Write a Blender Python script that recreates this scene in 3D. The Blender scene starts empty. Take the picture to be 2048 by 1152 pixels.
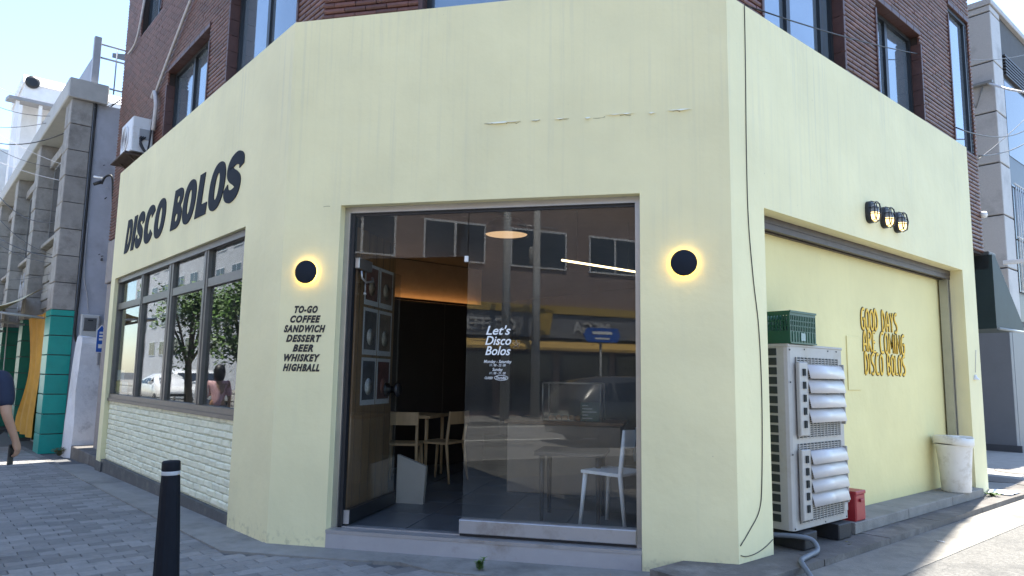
import bpy, bmesh, math, random
from mathutils import Vector, Matrix, noise
random.seed(7)
R_ = math.radians
sc = bpy.context.scene
col = sc.collection
# ---------------------------------------------------------------- camera
W, H = 2048, 1152
CF, PITCH, ROLL, YAW = 1421.42, .1241, .016, .2241
CAM = Vector((1.9901, -5.3238, 1.3575))
AL, AR, XB, XC = 2.5041, .9333, -1.2075, 2.4143
def ray(px, py):
    u0, v0 = px-W/2, py-H/2
    c, s = math.cos(ROLL), math.sin(ROLL)
    u, v = c*u0+s*v0, -s*u0+c*v0
    X, U = u/CF, -v/CF
    c, s = math.cos(PITCH), math.sin(PITCH)
    Y, z = c-s*U, s+c*U
    c, s = math.cos(YAW), math.sin(YAW)
    return Vector((c*X-s*Y, s*X+c*Y, z))
FWD = ray(W/2, H/2).normalized()
RGT = (ray(W/2+100, H/2)-ray(W/2, H/2)).normalized()
UPV = RGT.cross(FWD).normalized()
def pix(P):
    v = Vector(P)-CAM
    d = v.dot(FWD)
    return (W/2+CF*v.dot(RGT)/max(d, 1e-4), H/2-CF*v.dot(UPV)/max(d, 1e-4), d)
cd = bpy.data.cameras.new('camera'); co = bpy.data.objects.new('camera', cd); col.objects.link(co)
cd.sensor_width = 36; cd.lens = CF/W*36; cd.clip_start = .05; cd.clip_end = 2000
co.matrix_world = Matrix(((RGT.x, UPV.x, -FWD.x, CAM.x), (RGT.y, UPV.y, -FWD.y, CAM.y), (RGT.z, UPV.z, -FWD.z, CAM.z), (0, 0, 0, 1)))
sc.camera = co
# ---------------------------------------------------------------- sky, sun, exposure
SUN_EL, SUN_A = R_(69), R_(11)
UR = Vector((math.cos(AR), math.sin(AR), 0)); NR = Vector((UR.y, -UR.x, 0))
UL = Vector((math.cos(AL), math.sin(AL), 0)); NL = Vector((-UL.y, UL.x, 0))
TOSUN = (UR*math.cos(SUN_A)-NR*math.sin(SUN_A))*math.cos(SUN_EL)+Vector((0, 0, math.sin(SUN_EL)))
wd = bpy.data.worlds.new('World'); sc.world = wd; wd.use_nodes = True
wn = wd.node_tree.nodes; bg = wn['Background']
sky = wn.new('ShaderNodeTexSky'); sky.sky_type = 'NISHITA'; sky.sun_disc = False
sky.sun_elevation = SUN_EL; sky.sun_rotation = math.atan2(TOSUN.x, TOSUN.y)
sky.air_density = 1.0; sky.dust_density = .5; sky.ozone_density = 2.6
wd.node_tree.links.new(sky.outputs[0], bg.inputs[0]); bg.inputs[1].default_value = .13
sl = bpy.data.lights.new('sun', 'SUN'); so = bpy.data.objects.new('sun', sl); col.objects.link(so)
sl.energy = 5.0; sl.angle = R_(.53); sl.color = (1, .95, .86)
so.rotation_euler = (-TOSUN).to_track_quat('-Z', 'Y').to_euler(); so.location = (0, 0, 30)
sc.view_settings.view_transform = 'Standard'; sc.view_settings.look = 'None'
sc.view_settings.exposure = 1.86; sc.view_settings.gamma = 1; sc.view_settings.use_curve_mapping = False
sc.render.engine = 'CYCLES'
sc.cycles.max_bounces = 10; sc.cycles.transparent_max_bounces = 24; sc.cycles.glossy_bounces = 5
# ---------------------------------------------------------------- frames on the three faces of the corner building
class Fr:
    def __init__(s, o, u, n): s.o, s.u, s.n = Vector(o), Vector(u), Vector(n)
    def __call__(s, a, o, z): return s.o+s.u*a+s.n*o+Vector((0, 0, z))
L = Fr((XB, 0, 0), UL, NL); F = Fr((0, 0, 0), (1, 0, 0), (0, -1, 0)); RR = Fr((XC, 0, 0), UR, NR)
WF = Fr((0, 0, 0), (1, 0, 0), (0, 1, 0))
def zg(p):
    return -.017*max(0., (Vector((p[0]-XB, p[1], 0))).dot(UL))
# ---------------------------------------------------------------- materials
MATS = {}
def nodes(name):
    m = bpy.data.materials.new(name); m.use_nodes = True; nt = m.node_tree
    return m, nt, nt.nodes['Principled BSDF'], (lambda a, b: nt.links.new(a, b)), (lambda t: nt.nodes.new(t))
def mat(name, colr, rough=.6, var=.12, scale=6., bump=.0, bscale=60., metal=0., spec=.5, stretch=(1, 1, 1), rand=0., emit=None, coat=0., dirt=None, dscale=2., dpos=(.52, .7)):
    if name in MATS: return MATS[name]
    m, nt, b, lk, nn = nodes(name)
    b.inputs['Roughness'].default_value = rough; b.inputs['Metallic'].default_value = metal
    b.inputs['Specular IOR Level'].default_value = spec; b.inputs['Coat Weight'].default_value = coat
    g = nn('ShaderNodeNewGeometry'); mp = nn('ShaderNodeMapping'); mp.inputs['Scale'].default_value = stretch
    lk(g.outputs['Position'], mp.inputs[0])
    n1 = nn('ShaderNodeTexNoise'); n1.inputs['Scale'].default_value = scale; n1.inputs['Detail'].default_value = 6; n1.inputs['Roughness'].default_value = .65
    lk(mp.outputs[0], n1.inputs[0])
    mr = nn('ShaderNodeMapRange'); mr.inputs[1].default_value = .28; mr.inputs[2].default_value = .72
    mr.inputs[3].default_value = 1-var; mr.inputs[4].default_value = 1+var
    lk(n1.outputs[0], mr.inputs[0]); val = mr.outputs[0]
    if rand:
        oi = nn('ShaderNodeObjectInfo'); ad = nn('ShaderNodeMath'); ad.operation = 'ADD'; fr = nn('ShaderNodeMath'); fr.operation = 'FRACT'
        lk(oi.outputs['Random'], ad.inputs[0]); lk(g.outputs['Random Per Island'], ad.inputs[1]); lk(ad.outputs[0], fr.inputs[0])
        m2 = nn('ShaderNodeMapRange'); m2.inputs[3].default_value = 1-rand; m2.inputs[4].default_value = 1+rand
        lk(fr.outputs[0], m2.inputs[0]); mm = nn('ShaderNodeMath'); mm.operation = 'MULTIPLY'
        lk(val, mm.inputs[0]); lk(m2.outputs[0], mm.inputs[1]); val = mm.outputs[0]
    mx = nn('ShaderNodeVectorMath'); mx.operation = 'SCALE'; mx.inputs[0].default_value = colr[:3]
    lk(val, mx.inputs['Scale']); out = mx.outputs[0]
    if dirt:
        nd = nn('ShaderNodeTexNoise'); nd.inputs['Scale'].default_value = dscale; nd.inputs['Detail'].default_value = 8; nd.inputs['Roughness'].default_value = .7
        lk(g.outputs['Position'], nd.inputs[0])
        rd = nn('ShaderNodeMapRange'); rd.inputs[1].default_value = dpos[0]; rd.inputs[2].default_value = dpos[1]; lk(nd.outputs[0], rd.inputs[0])
        md = nn('ShaderNodeMix'); md.data_type = 'RGBA'; lk(rd.outputs[0], md.inputs[0]); lk(out, md.inputs[6]); md.inputs[7].default_value = (*dirt, 1); out = md.outputs[2]
    lk(out, b.inputs['Base Color'])
    if bump:
        n2 = nn('ShaderNodeTexNoise'); n2.inputs['Scale'].default_value = bscale; n2.inputs['Detail'].default_value = 5
        lk(g.outputs['Position'], n2.inputs[0]); bp = nn('ShaderNodeBump'); bp.inputs['Strength'].default_value = bump; bp.inputs['Distance'].default_value = .01
        lk(n2.outputs[0], bp.inputs['Height']); lk(bp.outputs[0], b.inputs['Normal'])
    if emit:
        b.inputs['Emission Color'].default_value = (*emit[:3], 1); b.inputs['Emission Strength'].default_value = emit[3]
    MATS[name] = m; return m
def paint(name, colr, streak=(.47, .47, .40), amt=.55):
    m, nt, b, lk, nn = nodes(name)
    b.inputs['Roughness'].default_value = .62; b.inputs['Specular IOR Level'].default_value = .3
    g = nn('ShaderNodeNewGeometry'); mp = nn('ShaderNodeMapping'); mp.inputs['Scale'].default_value = (17, 17, .4)
    lk(g.outputs['Position'], mp.inputs[0])
    n = nn('ShaderNodeTexNoise'); n.inputs['Scale'].default_value = 1.3; n.inputs['Detail'].default_value = 8; n.inputs['Roughness'].default_value = .62
    lk(mp.outputs[0], n.inputs[0])
    r = nn('ShaderNodeMapRange'); r.inputs[1].default_value = .50; r.inputs[2].default_value = .78; lk(n.outputs[0], r.inputs[0])
    # the rain streaks are densest under the cap and at the foot of the wall
    sx = nn('ShaderNodeSeparateXYZ'); lk(g.outputs['Position'], sx.inputs[0])
    ht = nn('ShaderNodeMapRange'); ht.inputs[1].default_value = 2.2; ht.inputs[2].default_value = 4.4; ht.inputs[3].default_value = .25; ht.inputs[4].default_value = 1; lk(sx.outputs[2], ht.inputs[0])
    mu = nn('ShaderNodeMath'); mu.operation = 'MULTIPLY'; lk(r.outputs[0], mu.inputs[0]); lk(ht.outputs[0], mu.inputs[1])
    m2 = nn('ShaderNodeMath'); m2.operation = 'MULTIPLY'; lk(mu.outputs[0], m2.inputs[0]); m2.inputs[1].default_value = amt
    mk = nn('ShaderNodeTexNoise'); mk.inputs['Scale'].default_value = 1.1; mk.inputs['Detail'].default_value = 3; lk(g.outputs['Position'], mk.inputs[0])
    mkr = nn('ShaderNodeMapRange'); mkr.inputs[1].default_value = .38; mkr.inputs[2].default_value = .66; mkr.inputs[3].default_value = .12; lk(mk.outputs[0], mkr.inputs[0])
    m3 = nn('ShaderNodeMath'); m3.operation = 'MULTIPLY'; lk(m2.outputs[0], m3.inputs[0]); lk(mkr.outputs[0], m3.inputs[1]); m2 = m3
    big = nn('ShaderNodeTexNoise'); big.inputs['Scale'].default_value = 1.4; big.inputs['Detail'].default_value = 9; lk(g.outputs['Position'], big.inputs[0])
    br = nn('ShaderNodeMapRange'); br.inputs[1].default_value = .3; br.inputs[2].default_value = .7; br.inputs[3].default_value = .93; br.inputs[4].default_value = 1.05; lk(big.outputs[0], br.inputs[0])
    vs = nn('ShaderNodeVectorMath'); vs.operation = 'SCALE'; vs.inputs[0].default_value = colr; lk(br.outputs[0], vs.inputs['Scale'])
    mx = nn('ShaderNodeMix'); mx.data_type = 'RGBA'; lk(m2.outputs[0], mx.inputs[0]); lk(vs.outputs[0], mx.inputs[6]); mx.inputs[7].default_value = (*streak, 1)
    # splash dirt at the foot
    ft = nn('ShaderNodeMapRange'); ft.inputs[1].default_value = .02; ft.inputs[2].default_value = .16; ft.inputs[3].default_value = 1; ft.inputs[4].default_value = 0; lk(sx.outputs[2], ft.inputs[0])
    n3 = nn('ShaderNodeTexNoise'); n3.inputs['Scale'].default_value = 22; n3.inputs['Detail'].default_value = 8; lk(g.outputs['Position'], n3.inputs[0])
    f3 = nn('ShaderNodeMapRange'); f3.inputs[1].default_value = .52; f3.inputs[2].default_value = .95; lk(n3.outputs[0], f3.inputs[0])
    fm = nn('ShaderNodeMath'); fm.operation = 'MULTIPLY'; lk(ft.outputs[0], fm.inputs[0]); lk(f3.outputs[0], fm.inputs[1])
    mz = nn('ShaderNodeMix'); mz.data_type = 'RGBA'; lk(fm.outputs[0], mz.inputs[0]); lk(mx.outputs[2], mz.inputs[6]); mz.inputs[7].default_value = (.2, .19, .13, 1)
    # small scuffs and specks
    vo = nn('ShaderNodeTexNoise'); vo.inputs['Scale'].default_value = 42; vo.inputs['Detail'].default_value = 2; lk(g.outputs['Position'], vo.inputs[0])
    v2 = nn('ShaderNodeMapRange'); v2.inputs[1].default_value = .765; v2.inputs[2].default_value = .80; v2.inputs[4].default_value = .5; lk(vo.outputs[0], v2.inputs[0])
    mw = nn('ShaderNodeMix'); mw.data_type = 'RGBA'; lk(v2.outputs[0], mw.inputs[0]); lk(mz.outputs[2], mw.inputs[6]); mw.inputs[7].default_value = (.34, .31, .2, 1)
    lk(mw.outputs[2], b.inputs['Base Color'])
    nb = nn('ShaderNodeTexNoise'); nb.inputs['Scale'].default_value = 4; nb.inputs['Detail'].default_value = 7; lk(g.outputs['Position'], nb.inputs[0])
    bp = nn('ShaderNodeBump'); bp.inputs['Strength'].default_value = .5; bp.inputs['Distance'].default_value = .02; lk(nb.outputs[0], bp.inputs['Height']); lk(bp.outputs[0], b.inputs['Normal'])
    return m
def glass(name, tint=(.9, .95, .94), ior=1.5, rough=0., film=.012):
    m = bpy.data.materials.new(name); m.use_nodes = True; nt = m.node_tree; nt.nodes.clear()
    o = nt.nodes.new('ShaderNodeOutputMaterial'); mx = nt.nodes.new('ShaderNodeMixShader'); t = nt.nodes.new('ShaderNodeBsdfTransparent')
    g = nt.nodes.new('ShaderNodeBsdfGlossy'); f = nt.nodes.new('ShaderNodeFresnel')
    gm = nt.nodes.new('ShaderNodeNewGeometry'); io = nt.nodes.new('ShaderNodeMapRange'); io.inputs[3].default_value = ior; io.inputs[4].default_value = 1/ior
    nt.links.new(gm.outputs['Backfacing'], io.inputs[0]); nt.links.new(io.outputs[0], f.inputs[0])   # same reflectance on leaving the pane as on entering it
    t.inputs[0].default_value = (*tint, 1); g.inputs['Roughness'].default_value = rough
    nt.links.new(f.outputs[0], mx.inputs[0]); df = nt.nodes.new('ShaderNodeBsdfDiffuse'); df.inputs[0].default_value = (.6, .6, .58, 1); dm = nt.nodes.new('ShaderNodeMixShader'); dn = nt.nodes.new('ShaderNodeTexNoise'); dn.inputs['Scale'].default_value = 2.5; dn.inputs['Detail'].default_value = 6; nt.links.new(gm.outputs['Position'], dn.inputs[0])
    dr = nt.nodes.new('ShaderNodeMapRange'); dr.inputs[1].default_value = .3; dr.inputs[2].default_value = .75; dr.inputs[3].default_value = film*.5; dr.inputs[4].default_value = film*1.6; nt.links.new(dn.outputs[0], dr.inputs[0]); nt.links.new(dr.outputs[0], dm.inputs[0])
    nt.links.new(t.outputs[0], dm.inputs[1]); nt.links.new(df.outputs[0], dm.inputs[2]); nt.links.new(dm.outputs[0], mx.inputs[1]); nt.links.new(g.outputs[0], mx.inputs[2]); nt.links.new(mx.outputs[0], o.inputs[0])
    MATS[name] = m; return m
CREAM = paint('cream_yellow_paint', (.80, .735, .445))
CREAM_IN = paint('recess_yellow_paint', (.79, .70, .35), (.5, .46, .3), .3)
PBRICK = mat('painted_brick', (.78, .77, .58), .55, .10, 9, .5, 45, rand=.05, dirt=(.42, .43, .34), dscale=7, dpos=(.62, .8))
PMORT = mat('painted_mortar', (.50, .50, .37), .8, .2, 20)
BRICK = mat('brown_roll_brick', (.125, .050, .036), .45, .25, 14, .4, 90, rand=.28)
MORT = mat('brown_mortar', (.035, .025, .022), .9, .2, 20)
PLINTH = mat('dark_plinth', (.075, .078, .08), .7, .2, 8, .3, 80, dirt=(.16, .15, .13), dscale=4)
ALU = mat('brushed_aluminium', (.42, .42, .41), .38, .08, 5, metal=.85)
ALUW = mat('weathered_window_frame', (.15, .145, .138), .42, .12, 7, metal=.6)
STEEL = mat('light_steel_sill', (.44, .43, .43), .42, .08, 3, metal=.55, dirt=(.3, .27, .25), dscale=3)
BLACK = mat('black_paint', (.012, .014, .018), .45, .1)
NAVYBLK = mat('blue_black_paint', (.012, .017, .026), .75, .08, spec=.2)
RUBBER = mat('black_rubber', (.015, .017, .022), .6, .15, 30, .2, 120)
WHITEP = mat('white_paint', (.78, .78, .77), .5, .05)
GLS = glass('window_glass', (.80, .84, .83), 1.52)
GLSD = glass('door_glass', (.945, .96, .955), 1.5, 0, .016)
GLSU = mat('upper_window_glass', (.26, .31, .36), .05, .12, .8, metal=.6)
CONC = mat('concrete', (.235, .225, .205), .85, .18, 5, .4, 60, dirt=(.14, .135, .125), dscale=1.6)
CONCD = mat('dark_damp_concrete', (.12, .11, .10), .85, .25, 4, .5, 50, dirt=(.24, .22, .20), dscale=1.6, dpos=(.52, .68))
ASPH = mat('asphalt', (.055, .055, .056), .85, .3, 40, .6, 160, dirt=(.10, .10, .098), dscale=1.1)
ASPHL = mat('worn_asphalt', (.19, .186, .175), .85, .35, 60, .6, 180, dirt=(.10, .10, .098), dscale=.8)
PAVER = mat('grey_paver', (.215, .207, .195), .8, .12, 22, .4, 140, rand=.24, dirt=(.11, .11, .108), dscale=1.7, dpos=(.52, .78))
PJOINT = mat('paver_joint', (.10, .10, .10), .95, .2, 30)
WOODD = mat('dark_wood', (.17, .095, .04), .5, .25, 3, stretch=(6, 6, .5))
WOODL = mat('light_wood', (.42, .29, .16), .5, .15, 3, stretch=(6, 6, 1))
# ---------------------------------------------------------------- mesh helpers
class MB:
    def __init__(s): s.v = []; s.f = []; s.sm = []
    def add(s, vs, fs, smooth=False):
        b = len(s.v); s.v += [Vector(x) for x in vs]; s.f += [[i+b for i in q] for q in fs]; s.sm += [smooth]*len(fs); return s
    def box(s, fr, a0, a1, o0, o1, z0, z1):
        p = [fr(a, o, z) for z in (z0, z1) for o in (o0, o1) for a in (a0, a1)]
        return s.add(p, [(0, 1, 3, 2), (4, 6, 7, 5), (0, 4, 5, 1), (2, 3, 7, 6), (0, 2, 6, 4), (1, 5, 7, 3)])
    def bbox(s, fr, a0, a1, o0, o1, z0, z1, c=.006):
        # chamfered box: a slightly smaller ring on each end of the o axis
        p = []
        for o, k in ((o0, c), (o0+math.copysign(c, o1-o0), 0), (o1-math.copysign(c, o1-o0), 0), (o1, c)):
            p += [fr(a0+k, o, z0+k), fr(a1-k, o, z0+k), fr(a1-k, o, z1-k), fr(a0+k, o, z1-k)]
        fs = [(0, 1, 2, 3), (15, 14, 13, 12)]
        for r in range(3):
            for i in range(4): j = (i+1) % 4; fs.append((r*4+i, r*4+4+i, r*4+4+j, r*4+j))
        return s.add(p, fs)
    def quad(s, *p): return s.add(p, [tuple(range(len(p)))])
    def prism(s, fr, poly, o0, o1):      # poly in (a, z)
        n = len(poly); p = [fr(a, o0, z) for a, z in poly]+[fr(a, o1, z) for a, z in poly]
        return s.add(p, [tuple(range(n)), tuple(range(2*n-1, n-1, -1))]+[(i, n+i, n+(i+1) % n, (i+1) % n) for i in range(n)])
    def prismz(s, pts, z0, z1):          # pts world xy
        n = len(pts); p = [Vector((x, y, z0)) for x, y in pts]+[Vector((x, y, z1)) for x, y in pts]
        return s.add(p, [tuple(range(n)), tuple(range(2*n-1, n-1, -1))]+[(i, n+i, n+(i+1) % n, (i+1) % n) for i in range(n)])
    def tube(s, pts, r, n=8, cap=True, close=False):
        pts = [Vector(p) for p in pts]; m = len(pts); rs = r if isinstance(r, (list, tuple)) else [r]*m
        b = []; up = None
        for i, p in enumerate(pts):
            a = pts[(i-1) % m] if (i > 0 or close) else p; c = pts[(i+1) % m] if (i < m-1 or close) else p
            t = (c-a).normalized()
            if up is None: up = Vector((0, 0, 1)) if abs(t.z) < .9 else Vector((1, 0, 0))
            x = t.cross(up)
            if x.length < 1e-5: x = t.cross(Vector((1, .3, .2)))
            x.normalize(); y = x.cross(t).normalized(); up = y
            b += [p+(x*math.cos(k*2*math.pi/n)+y*math.sin(k*2*math.pi/n))*rs[i] for k in range(n)]
        fs = []
        for i in range(m if close else m-1):
            i2 = (i+1) % m
            for k in range(n): k2 = (k+1) % n; fs.append((i*n+k, i*n+k2, i2*n+k2, i2*n+k))
        s.add(b, fs, True)
        if cap and not close: s.add(b[:n], [tuple(range(n))]); s.add(b[-n:], [tuple(range(n))])
        return s
    def lathe(s, c, prof, n=24, axis=Vector((0, 0, 1)), smooth=True, cap=True):   # prof: (r, h)
        c = Vector(c); axis = Vector(axis).normalized(); x = axis.orthogonal().normalized(); y = axis.cross(x)
        p = []
        for r, h in prof: p += [c+axis*h+(x*math.cos(k*2*math.pi/n)+y*math.sin(k*2*math.pi/n))*r for k in range(n)]
        fs = [(i*n+k, i*n+(k+1) % n, (i+1)*n+(k+1) % n, (i+1)*n+k) for i in range(len(prof)-1) for k in range(n)]
        s.add(p, fs, smooth)
        if cap and prof[0][0] > 1e-4: s.add(p[:n], [tuple(range(n))])
        if cap and prof[-1][0] > 1e-4: s.add(p[-n:], [tuple(range(n))])
        return s
    def holes(s, fr, a0, a1, z0, z1, hs, o=0., depth=.0):
        # sheet at offset o with rectangular holes, each with reveals of the given depth
        A = sorted({a0, a1, *[h[0] for h in hs], *[h[1] for h in hs]}); Z = sorted({z0, z1, *[h[2] for h in hs], *[h[3] for h in hs]})
        A = [a for a in A if a0 <= a <= a1]; Z = [z for z in Z if z0 <= z <= z1]
        for i in range(len(A)-1):
            for j in range(len(Z)-1):
                ca, cz = (A[i]+A[i+1])/2, (Z[j]+Z[j+1])/2
                if any(h[0] < ca < h[1] and h[2] < cz < h[3] for h in hs): continue
                s.quad(fr(A[i], o, Z[j]), fr(A[i+1], o, Z[j]), fr(A[i+1], o, Z[j+1]), fr(A[i], o, Z[j+1]))
        for h in hs:
            d = h[4] if len(h) > 4 else depth; b0, b1, y0, y1 = max(h[0], a0), min(h[1], a1), max(h[2], z0), min(h[3], z1)
            e = 1e-6
            if h[0] > a0+e: s.quad(fr(b0, o, y0), fr(b0, o-d, y0), fr(b0, o-d, y1), fr(b0, o, y1))
            if h[1] < a1-e: s.quad(fr(b1, o, y0), fr(b1, o-d, y0), fr(b1, o-d, y1), fr(b1, o, y1))
            if h[2] > z0+e: s.quad(fr(b0, o, y0), fr(b1, o, y0), fr(b1, o-d, y0), fr(b0, o-d, y0))
            if h[3] < z1-e: s.quad(fr(b0, o, y1), fr(b1, o, y1), fr(b1, o-d, y1), fr(b0, o-d, y1))
        return s
    def build(s, name, m, parent=None, **tags):
        me = bpy.data.meshes.new(name)
        if parent is not None: org = parent.matrix_world.translation.copy() if parent.parent is None else Vector(parent['_w'])
        else:
            xs = [v.x for v in s.v]; ys = [v.y for v in s.v]; zs = [v.z for v in s.v]
            org = Vector(((min(xs)+max(xs))/2, (min(ys)+max(ys))/2, min(zs)))
        bm = bmesh.new(); vs = [bm.verts.new(v-org) for v in s.v]
        for q, sm in zip(s.f, s.sm):
            try: fc = bm.faces.new([vs[i] for i in q]); fc.smooth = sm
            except ValueError: pass
        bmesh.ops.remove_doubles(bm, verts=bm.verts, dist=1e-5)
        bmesh.ops.recalc_face_normals(bm, faces=bm.faces)
        bm.to_mesh(me); bm.free(); me.materials.append(m)
        o = bpy.data.objects.new(name, me); col.objects.link(o)
        if parent is None: o.location = org; o.matrix_world = Matrix.Translation(org)
        else: o.parent = parent
        o['_w'] = org[:]
        for k, v in tags.items(): o[k] = v
        return o
def thing(name, loc, label, cat, group=None):
    o = bpy.data.objects.new(name, None); col.objects.link(o); o.empty_display_size = .1
    o.location = loc; o.matrix_world = Matrix.Translation(Vector(loc)); o['_w'] = tuple(Vector(loc)); o['label'] = label; o['category'] = cat
    if group: o['group'] = group
    return o
def inst(name, me, parent, M):
    o = bpy.data.objects.new(name, me); col.objects.link(o)
    if parent is not None:
        w = Vector(parent['_w']); o.parent = parent; M = Matrix.Translation(-w) @ M
    o.matrix_basis = M; return o
def rotm(fr, p):   # matrix whose x axis runs along the face, y into the wall, z up
    u = fr.u; y = Vector((0, 0, 1)).cross(u)
    return Matrix(((u.x, y.x, 0, p.x), (u.y, y.y, 0, p.y), (0, 0, 1, p.z), (0, 0, 0, 1)))
def mesh_of(mb, name, m):
    o = mb.build(name, m); me = o.data; w = Vector(o['_w']); bpy.data.objects.remove(o)
    me.transform(Matrix.Translation(w)); return me
def crspline(P, k=6, close=False):
    out = []; n = len(P); P = [Vector(p) for p in P]
    for i in range(n if close else n-1):
        g = lambda j: P[j % n] if close else P[min(max(j, 0), n-1)]
        a, b, c, d = g(i-1), g(i), g(i+1), g(i+2)
        for q in range(k):
            t = q/k; out.append(.5*((2*b)+(c-a)*t+(2*a-5*b+4*c-d)*t*t+(3*b-a-3*c+d)*t**3))
    if not close: out.append(P[-1])
    return out
def sag(a, b, d, n=14):
    a, b = Vector(a), Vector(b)
    return [a.lerp(b, i/n)-Vector((0, 0, d*4*(i/n)*(1-i/n))) for i in range(n+1)]
def text_mesh(body, size, m, M, shear=0., bold=0., xs=1., name='lettering', parent=None, align='CENTER', depth=.0015, spacing=1.):
    cu = bpy.data.curves.new('t', 'FONT'); cu.body = body; cu.size = size; cu.shear = shear; cu.offset = bold*size; cu.align_x = align
    cu.extrude = depth; cu.space_character = spacing; cu.resolution_u = 3
    o = bpy.data.objects.new('t', cu); col.objects.link(o)
    dg = bpy.context.evaluated_depsgraph_get(); me = bpy.data.meshes.new_from_object(o.evaluated_get(dg)); bpy.data.objects.remove(o)
    me.transform(Matrix.Scale(xs, 4, (1, 0, 0))); me.materials.clear(); me.materials.append(m); me.name = name
    r = bpy.data.objects.new(name, me); col.objects.link(r)
    if parent is not None: r.parent = parent; M = Matrix.Translation(-Vector(parent['_w'])) @ M
    r.matrix_basis = M; return r
def facetext(fr, a, o, z, flip=False):   # text lies on a face, reading direction along +x of viewer
    u = fr.u if not flip else -fr.u; n = fr.n; p = fr(a, o, z)
    return Matrix(((u.x, 0, n.x, p.x), (u.y, 0, n.y, p.y), (0, 1, 0, p.z), (0, 0, 0, 1)))
# ================================================================ ground
def structure(o): o['kind'] = 'structure'; return o
structure(MB().box(WF, -600, 600, -600, 600, -.6, -.35).build('ground', ASPH))
structure(MB().box(L, -70, 120, 5.2, 15, -.5, -.2).build('main_road', ASPHL))
structure(MB().box(L, -70, 120, 15.0, 40, -.5, -.08).build('far_pavement', CONC))
structure(MB().box(L, -70, 120, 4.98, 5.2, -.5, -.045).build('kerb', CONC))
mb = MB()
for i in range(14):
    mb.box(L, -22+i*7, -19+i*7, 10.02, 10.17, -.199, -.196)
mb.box(L, -70, 120, 5.75, 5.87, -.199, -.196); mb.box(L, -70, 120, 14.3, 14.42, -.199, -.196)
structure(mb.build('road_marking', mat('road_paint', (.7, .69, .62), .7, .15, 20)))
# sidewalk bed, sloping gently down the street
bed = MB(); S = [-3.2, 0, 60]
for a, b in ((-3.2, 0), (0, 60)):
    za, zb = -.017*max(a, 0)-.028, -.017*max(b, 0)-.028
    bed.quad(L(a, -3, za), L(b, -3, zb), L(b, 4.98, zb), L(a, 4.98, za))
sidewalk = structure(bed.build('sidewalk', PJOINT))
# right hand street
structure(MB().box(RR, -3.2, 60, .74, 6, -.4, .045).build('side_street', mat('speckled_asphalt', (.135, .13, .12), .85, .55, 55, .8, 150, dirt=(.08, .078, .074), dscale=2.5)))
structure(MB().box(RR, -3.2, 60, .30, .74, -.4, .05).build('gutter', mat('pale_gutter_concrete', (.21, .195, .17), .85, .2, 7, .5, 70, dirt=(.14, .13, .115), dscale=2.2)))
ledge = MB()
s0 = -.6
for s1 in (.62, 1.75, 2.9, 4.05, 5.2, 6.4, 7.6, 8.8, 10.0):
    ledge.box(RR, s0+.004, s1-.004, -.30 if s0 < 5 else .0, .30+random.uniform(-.006, .006), -.3, .1+random.uniform(-.004, .004)); s0 = s1
structure(ledge.build('kerb', CONCD))
structure(MB().box(RR, 5.34, 30, -9, -.003, -.3, .094).build('alley_ground', mat('pale_alley_concrete', (.30, .29, .265), .85, .15, 5, .4, 60)))
# concrete apron round the foot of the building
apron = MB()
zt = lambda a: -.017*max(a, 0)
ap = [L(60, .38, zt(60)), L(0, .38, 0), L(-.16, .38, 0)]
apron.quad(L(7.5, .36, zt(7.5)), L(0, .36, 0), L(0, -.05, 0), L(7.5, -.05, zt(7.5)))
apron.quad(L(7.5, .36, zt(7.5)), L(0, .36, 0), L(0, .36, -.03), L(7.5, .36, zt(7.5)-.03))
pB, pE = Vector((-1.41, -.29, 0)), L(0, .36, 0)
apron.quad(pE, pB, Vector((XB, 0, 0)), L(0, -.05, 0))
apron.quad(pE, pB, pB-Vector((0, 0, .03)), pE-Vector((0, 0, .03)))
xs = [-1.41, -.35, .02, .3, .8, 1.6, 2.9]; ys = [-.29, -.27, -.23, -.37, -.40, -.42, -.44]
for i in range(len(xs)-1):
    a, b = Vector((xs[i], ys[i], 0)), Vector((xs[i+1], ys[i+1], 0)); dz = Vector((0, 0, .03))
    apron.quad(a, b, Vector((max(b.x, XB), .1, .006)), Vector((max(a.x, XB), .1, .006))); apron.quad(a, b, b-dz, a-dz)
structure(apron.build('apron', CONC))
# pavers
def in_apron(p):
    q = p-L.o; a, o = q.dot(UL), q.dot(NL)
    if a >= -.1: return o < .30
    if p.x < XC+.2: return p.y > -.24
    return False
pv = []; LEN, WID = .238, .122
for i in range(-28, 100):
    a = i*WID+WID/2
    for j in range(-12, 24):
        o = j*LEN+(LEN/2 if i % 2 else 0)+.36
        if o > 4.9: continue
        if a < -3.1: continue
        p = L(a, o, 0)
        if o < -.1 and (p-RR.o).dot(NR) > -.05 and p.y > -.3: continue
        if p.y > .3 and o < .2: continue
        if in_apron(p): continue
        x, y, d = pix(p); vis = d > .3 and -30 < x < W+30 and 880 < y < H+40
        pv.append((d if vis else 100+(p-CAM).length, a, o, vis))
pv.sort(key=lambda t: t[0])
bv = .004
def paver_mesh(k):
    random.seed(k); m = MB(); x, y = WID/2-.0025, LEN/2-.0025; j = lambda: random.uniform(-.0008, .0008)
    v = [Vector((sx*x+j(), sy*y+j(), -.03)) for sx, sy in ((-1, -1), (1, -1), (1, 1), (-1, 1))]
    v += [Vector((q.x, q.y, -.004)) for q in v[:4]]+[Vector((q.x*(1-bv/x), q.y*(1-bv/y), j())) for q in v[:4]]
    f = [(8, 9, 10, 11)]
    for r in (0, 4):
        for i in range(4): f.append((r+i, r+(i+1) % 4, r+4+(i+1) % 4, r+4+i))
    return m.add(v, f)
pms = [mesh_of(paver_mesh(k), 'paver', PAVER) for k in range(6)]
rest = MB(); random.seed(3); n_in = 0
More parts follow.
